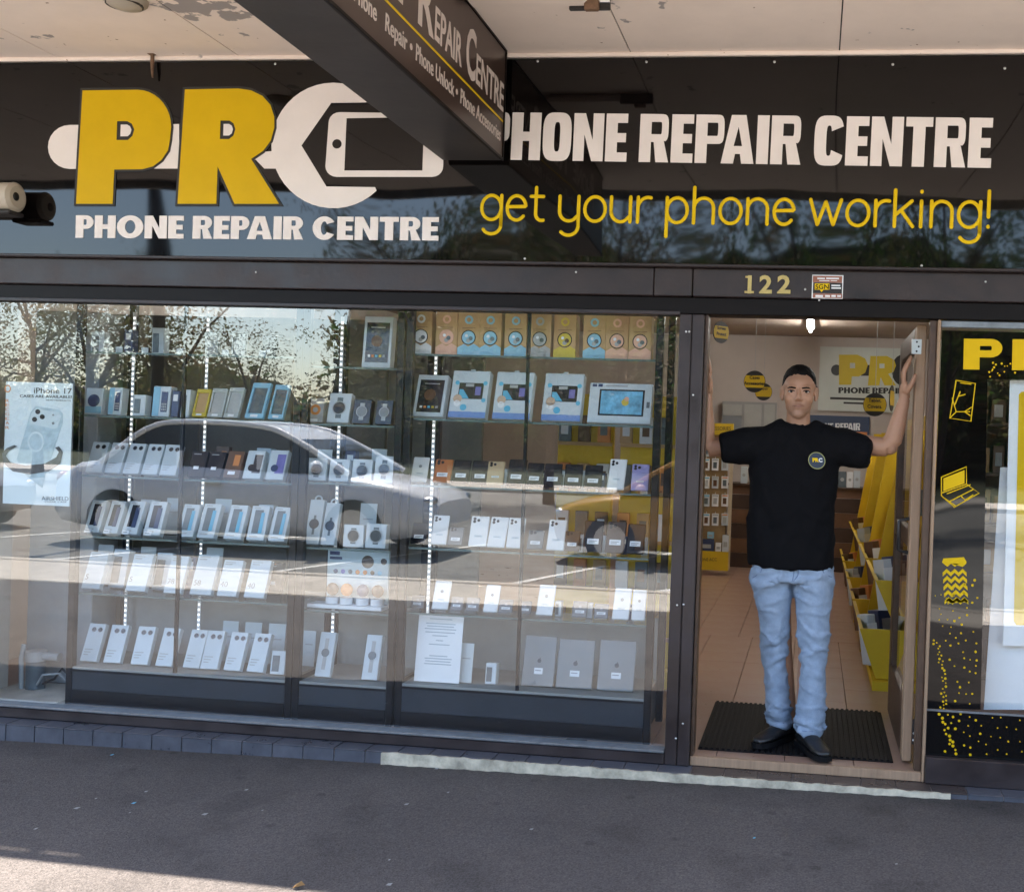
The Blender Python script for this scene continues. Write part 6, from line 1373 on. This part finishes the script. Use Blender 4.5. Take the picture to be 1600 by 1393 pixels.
# ---------------------------------------------------------------- the street that the window mirrors
bark = mat('tree_bark', (.075, .055, .042), .9, var=.3, scale=8, bump=.6, bscale=25)
leafs = [mat('leaf_olive', (.12, .125, .045), .6, var=.35, scale=3), mat('leaf_brown', (.16, .11, .05), .6, var=.35, scale=3), mat('leaf_green', (.06, .12, .03), .6, var=.35, scale=3)]
for m_ in leafs:                               # leaves let some sun through
    n, l = m_.node_tree.nodes, m_.node_tree.links; b = n['Principled BSDF']; tl = n.new('ShaderNodeBsdfTranslucent'); l.new(b.inputs['Base Color'].links[0].from_socket, tl.inputs[0])
    ms = n.new('ShaderNodeMixShader'); ms.inputs[0].default_value = .45; l.new(b.outputs[0], ms.inputs[1]); l.new(tl.outputs[0], ms.inputs[2]); l.new(ms.outputs[0], n['Material Output'].inputs[0])
def make_tree(seed, H_, crown_z, rad, dens, mats_, label):
    rd = random.Random(seed); t = thing('street_tree', label, 'tree', (0, 0, 0), 'trees across the road mirrored in the shopfront')
    mb = MB(); top = Vector((rd.uniform(-.2, .2), rd.uniform(-.2, .2), H_*.62))
    mb.tube([(0, 0, -.1), (.03, 0, .6), top*.5, top], [.17, .13, .10, .06], bark, 10); mb.build('trunk', t)
    tips = []; mb = MB()
    for k in range(9):
        a = k*2.4+rd.uniform(-.4, .4); s0 = top*rd.uniform(.45, 1); e = Vector((math.cos(a)*rad*rd.uniform(.5, .9), math.sin(a)*rad*rd.uniform(.5, .9), rd.uniform(crown_z, H_*.93)))
        mid = s0.lerp(e, .5)+Vector((0, 0, .25)); mb.tube([s0, mid, e], [.05, .032, .012], bark, 6); tips += [mid, e, e, s0.lerp(e, .75)]
    mb.build('limbs', t)
    cr = MB(); cl = []
    for k in range(dens):
        b_ = tips[rd.randrange(len(tips))]; cl.append(b_+Vector((rd.gauss(0, rad*.20), rd.gauss(0, rad*.20), rd.gauss(0, rad*.17))))
    for c in cl:
        m_ = mats_[0] if rd.random() < .7 else mats_[1]
        for q in range(34):
            p_ = c+Vector((rd.gauss(0, .20), rd.gauss(0, .20), rd.gauss(0, .16))); u_ = Vector((rd.uniform(-1, 1), rd.uniform(-1, 1), rd.uniform(-1, 1))).normalized(); v_ = u_.orthogonal().normalized(); s_ = rd.uniform(.03, .065)
            cr.add([p_-u_*s_, p_-v_*s_*.5, p_+u_*s_, p_+v_*s_*.5], [(0, 1, 2, 3)], m_)
    cr.build('crown', t); return t
def mir(px, py, d): p = at(px, py, d); return p.x, -d, p.z
protos = [make_tree(1, 5.2, 1.9, 1.9, 130, (leafs[0], leafs[1]), ''), make_tree(2, 6.2, 2.2, 2.3, 170, (leafs[0], leafs[1]), ''), make_tree(3, 8.5, 2.6, 3.0, 280, (leafs[2], leafs[0]), '')]
spec = [(0, 150, 17.5, 1.0, 0, 'thin olive street tree at the left of the mirrored view'), (1, 60, 22, 1.0, 1.1, 'fuller olive tree mirrored near the poster'), (0, 265, 17, .95, 2.0, 'olive tree mirrored over the left cabinet'), (0, 380, 19, .82, 3.3, 'short tree mirrored below the bright sky'), (1, 560, 24, .8, .6, 'slim tree mirrored in the middle cabinet'),
        (1, 690, 17, 1.05, 4.0, 'dense tree mirrored over the kraft speaker boxes'), (2, 860, 20, .9, 1.9, 'tall green tree mirrored above the right cabinet'), (1, 980, 16.5, 1.1, 2.9, 'brownish tree mirrored beside the door post'), (2, 1250, 18, 1.0, .2, 'large green tree mirrored in the sign above the door'), (2, 1480, 16, 1.0, 2.2, 'large green tree mirrored in the sign at right'), (2, 1680, 20, 1.1, 1.2, 'tall green tree past the right end of the shop'), (1, -120, 18, 1.0, 3.0, 'olive tree past the left end of the shop')]
used = set()
for pi_, px, d, s_, rz, lb in spec:
    x, y, _ = mir(px, 700, d); o = protos[pi_] if pi_ not in used else copy_tree(protos[pi_]); used.add(pi_)
    o.location = (x, y, -.25); o.scale = (s_, s_, s_); o.rotation_euler = (0, 0, rz); o['label'] = lb+' across the road'
# far line of trees closing the park
rd = random.Random(5); mb = MB()
for k in range(4200):
    x = rd.uniform(-58, 42); hgt = (3.4 if x < -22 else 11.5)+1.8*noise.noise(Vector((x*.12, 3, 0)))+1.4*noise.noise(Vector((x*.4, 9, 0))); z = rd.uniform(-.2, hgt); p_ = Vector((x, -45.2+rd.uniform(-1, 1), z))
    for q in range(5):
        u_ = Vector((rd.uniform(-1, 1), rd.uniform(-1, 1), rd.uniform(-1, 1))).normalized(); v_ = u_.orthogonal().normalized(); s_ = rd.uniform(.14, .30); c = p_+Vector((rd.gauss(0, .5), rd.gauss(0, .5), rd.gauss(0, .35)))
        mb.add([c-u_*s_, c-v_*s_*.6, c+u_*s_, c+v_*s_*.6], [(0, 1, 2, 3)], leafs[rd.randrange(3)])
def tl_h(x): return (3.4 if x < -22 else 11.5)+1.8*noise.noise(Vector((x*.12, 3, 0)))+1.4*noise.noise(Vector((x*.4, 9, 0)))
vs = []; fs = []; nx_ = 200; nz_ = 16                     # dark inside of the wood, a backing added to close bright sky gaps
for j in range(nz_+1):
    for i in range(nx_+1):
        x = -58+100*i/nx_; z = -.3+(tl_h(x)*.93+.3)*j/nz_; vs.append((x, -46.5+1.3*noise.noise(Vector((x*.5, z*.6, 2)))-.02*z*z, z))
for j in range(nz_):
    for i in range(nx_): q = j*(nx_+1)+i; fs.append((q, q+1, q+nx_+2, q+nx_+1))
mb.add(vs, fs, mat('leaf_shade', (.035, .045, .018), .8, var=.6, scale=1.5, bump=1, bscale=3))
tag(mb.build('treeline'), kind='stuff')
# parked cars
tyre = mat('tyre_rubber', (.02, .02, .02), .8, var=.1); carglass = mat('car_glass', (.015, .018, .02), .05, var=0)
def car(paint, label, L=4.5, Wd=1.76, Ht=1.42, hatch=False):
    t = thing('parked_car', label, 'car', (0, 0, 0), 'cars parked across the road')
    # stations along the length: x, sill z, belt z, half width
    st = [(-.50, .38, .66, .62), (-.485, .26, .76, .78), (-.42, .22, .92, .86), (-.30, .20, .95, .88), (-.05, .20, .93, .88), (.20, .20, .90, .88), (.32, .20, .86, .87), (.42, .22, .78, .83), (.485, .28, .68, .72), (.50, .36, .60, .60)]
    mb = MB(); vs = []; n_ = 12
    for x, a, b_, hw in st:
        x *= L; hw *= Wd/1.76
        for y, z in ((-hw*.86, a), (-hw, a+.12), (-hw*1.0, (a+b_)/2), (-hw*.97, b_-.06), (-hw*.88, b_), (-hw*.4, b_+.03), (hw*.4, b_+.03), (hw*.88, b_), (hw*.97, b_-.06), (hw, (a+b_)/2), (hw, a+.12), (hw*.86, a)): vs.append((x, y, z))
    fs = [(j*n_+i, (j+1)*n_+i, (j+1)*n_+(i+1) % n_, j*n_+(i+1) % n_) for j in range(len(st)-1) for i in range(n_)]
    mb.add(vs, fs, paint, True); mb.add(vs[:n_], [list(range(n_))], paint); mb.add(vs[-n_:], [list(range(n_))[::-1]], paint); mb.build('body', t)
    rear = -.46 if hatch else -.36; ca = [(rear, .93), (rear+.10, Ht-.10), (-.16, Ht), (.04, Ht-.02), (.14, Ht-.16), (.29, .91)]
    def cr_(p0, p1, p2, p3, t): return tuple(.5*(2*b+(c-a)*t+(2*a-5*b+4*c-d)*t*t+(3*b-a-3*c+d)*t**3) for a, b, c, d in zip(p0, p1, p2, p3))
    ex = [ca[0]]+ca+[ca[-1]]; ca = [cr_(*ex[i:i+4], t/4) for i in range(5) for t in range(4)]+[ca[-1]]     # smooth roofline
    hb, ht_ = Wd*.46, Wd*.36; vs = []
    for x, z in ca:
        f_ = (z-.9)/(Ht-.9); hw = hb+(ht_-hb)*f_; vs += [(x*L, -hw, z), (x*L, hw, z), (x*L, -hb+.01, .90), (x*L, hb-.01, .90)]
    mb = MB(); n2 = len(ca)
    for j in range(n2-1):
        a = 4*j; b_ = 4*(j+1); mb.add([vs[a], vs[b_], vs[b_+1], vs[a+1]], [(0, 1, 2, 3)], paint, True)
        mb.add([vs[a], vs[a+2], vs[b_+2], vs[b_]], [(0, 1, 2, 3)], carglass); mb.add([vs[a+1], vs[b_+1], vs[b_+3], vs[a+3]], [(0, 1, 2, 3)], carglass)
    mb.build('cabin', t)
    for x0_, x1_ in [(i, i+1) for i in (0, 1, 2, 3, 16, 17, 18, 19)]:
        (xa, za), (xb, zb_) = ca[x0_], ca[x1_]; ya = hb+(ht_-hb)*(za-.9)/(Ht-.9)-.07; yb = hb+(ht_-hb)*(zb_-.9)/(Ht-.9)-.07; up_ = .012
        mb = MB(); sg = -1 if x0_ < 10 else 1
        mb.add([(xa*L+sg*.008, -ya, za+up_), (xb*L+sg*.008, -yb, zb_+up_), (xb*L+sg*.008, yb, zb_+up_), (xa*L+sg*.008, ya, za+up_)], [(0, 1, 2, 3)], carglass); mb.build('windscreen', t)
    for s in (-1, 1):
        for (i, j) in ((1, 2), (3, 4)):
            pass
        for xp in (-.15, .06): mb = MB(); mb.box(xp*L-.03, xp*L+.03, s*(hb-.015)-.02, s*(hb-.015)+.02, .92, 1.10, paint); mb.build('pillar', t)
        pa = [(ca[k][0]*L, s*((hb+(ht_-hb)*(ca[k][1]-.9)/(Ht-.9))+.004), ca[k][1]) for k in range(n2)]; mb = MB(); mb.tube(pa, .035, paint, 6); mb.build('roof_rail', t)
        mb = MB(); mb.ball((.22*L, s*(hb+.13), .98), (.07, .10, .07), paint, 10, 8); mb.build('mirror', t)
        for x in (-.31, .31):
            mb = MB(); mb.cyl((x*L, s*(Wd/2-.20), .32), (x*L, s*(Wd/2+.01), .32), .32, tyre, n=24); wv = mb.build('wheel', t)
            mb = MB(); mb.cyl((x*L, s*(Wd/2+.0), .32), (x*L, s*(Wd/2+.018), .32), .21, steel, n=20); mb.build('rim', wv)
        mb = MB(); mb.ball((.475*L, s*Wd*.33, .64), (.10, .14, .06), steel, 10, 8); mb.build('headlight', t)
        mb = MB(); mb.ball((-.485*L, s*Wd*.36, .74), (.05, .12, .07), mat('tail_lamp', (.35, .02, .015), .25, var=0), 10, 8); mb.build('tail_light', t)
        mb = MB(); mb.box(-.08*L, -.03*L, s*Wd*.502-.012, s*Wd*.502+.012, .74, .77, steel); mb.build('door_handle', t)
    return t
wpaint = mat('white_car_paint', (.84, .85, .86), .25, var=.02, coat=.6); opaint = mat('amber_car_paint', (.45, .22, .04), .3, var=.03, coat=.6); gpaint = mat('silver_car_paint', (.34, .35, .36), .3, .3, var=.03, coat=.6)
c1 = car(wpaint, 'white sedan parked across the road, mirrored over the left and middle cabinets'); a, _, _ = mir(150, 700, 9.2); b2, _, _ = mir(715, 700, 9.2)
c1.location = ((a+b2)/2, -9.2, -.25); c1.scale = ((b2-a)/4.5, 1, 1.02); c1.scale = ((b2-a)/4.5,)*3
c2 = car(opaint, 'amber hatchback parked across the road, mirrored over the right cabinet', 4.2, 1.74, 1.46, True); a, _, _ = mir(885, 700, 9.6); c2.location = (a+2.1, -9.6, -.25); c2.rotation_euler = (0, 0, math.pi)
c3 = car(gpaint, 'silver hatchback parked farther left across the road', 4.2, 1.74, 1.48, True); a, _, _ = mir(-40, 700, 9.4); c3.location = (a-1.6, -9.4, -.25)
# lamp pole mirrored dark in the sign
x, y, z = mir(252, 380, 11.5); t = thing('street_lamp', 'dark steel street lamp post across the road', 'street lamp', (x, -11.5, -.25))
mb = MB(); mb.tube([(0, 0, 0), (0, 0, 4), (0, 0, 7.2)], [.10, .09, .07], brown_dk, 10); mb.build('pole', t)
mb = MB(); mb.tube([(0, 0, 7.15), (0, .5, 7.5), (0, 1.2, 7.6)], .04, brown_dk); mb.ball((0, 1.4, 7.58), (.12, .3, .07), steel); mb.build('lamp_head', t)
# a few things lying on the pavement
p = atz(466, 1388, pz(-.3)+.004); lf = MB()
lf.add([p+Vector(q) for q in ((-.02, 0, .0), (-.006, -.012, .012), (.012, -.006, .03), (.02, .006, .012), (.006, .014, .006))], [(0, 1, 2, 3, 4)], mat('dead_leaf', (.25, .15, .06), .7, var=.3)); lf.add([p+Vector(q) for q in ((-.02, 0, .002), (.006, .014, .008), (.004, .016, .02), (-.012, .008, .012))], [(0, 1, 2, 3)], MATS['dead_leaf'])
tag(lf.build('fallen_leaf'), 'curled brown leaf lying on the sunny edge of the pavement', 'leaf')
rd = random.Random(9); mb = MB(); chip = mat('pale_litter', (.30, .30, .29), .7, var=.2)
for px, py in ((175, 1174), (228, 1233), (150, 1243), (120, 1258), (203, 1266), (385, 1232), (320, 1270), (410, 1265), (209, 1251), (635, 1258), (608, 1346), (56, 1290), (682, 1202), (830, 1300), (608, 1385), (1178, 1318), (700, 1240), (1400, 1362)):
    q = atz(px, py, -.09); s_ = rd.uniform(.004, .011); m_ = chip if (px not in (209, 175, 1178)) else cyan
    z = pz(q.x)+.0015
    mb.add([(q.x-s_, q.y-s_*.8, z), (q.x+s_*.8, q.y-s_, z+.001), (q.x+s_, q.y+s_, z+.003), (q.x-s_*.7, q.y+s_*.8, z+.001)], [(0, 1, 2, 3)], m_)
tag(mb.build('litter'), kind='stuff')
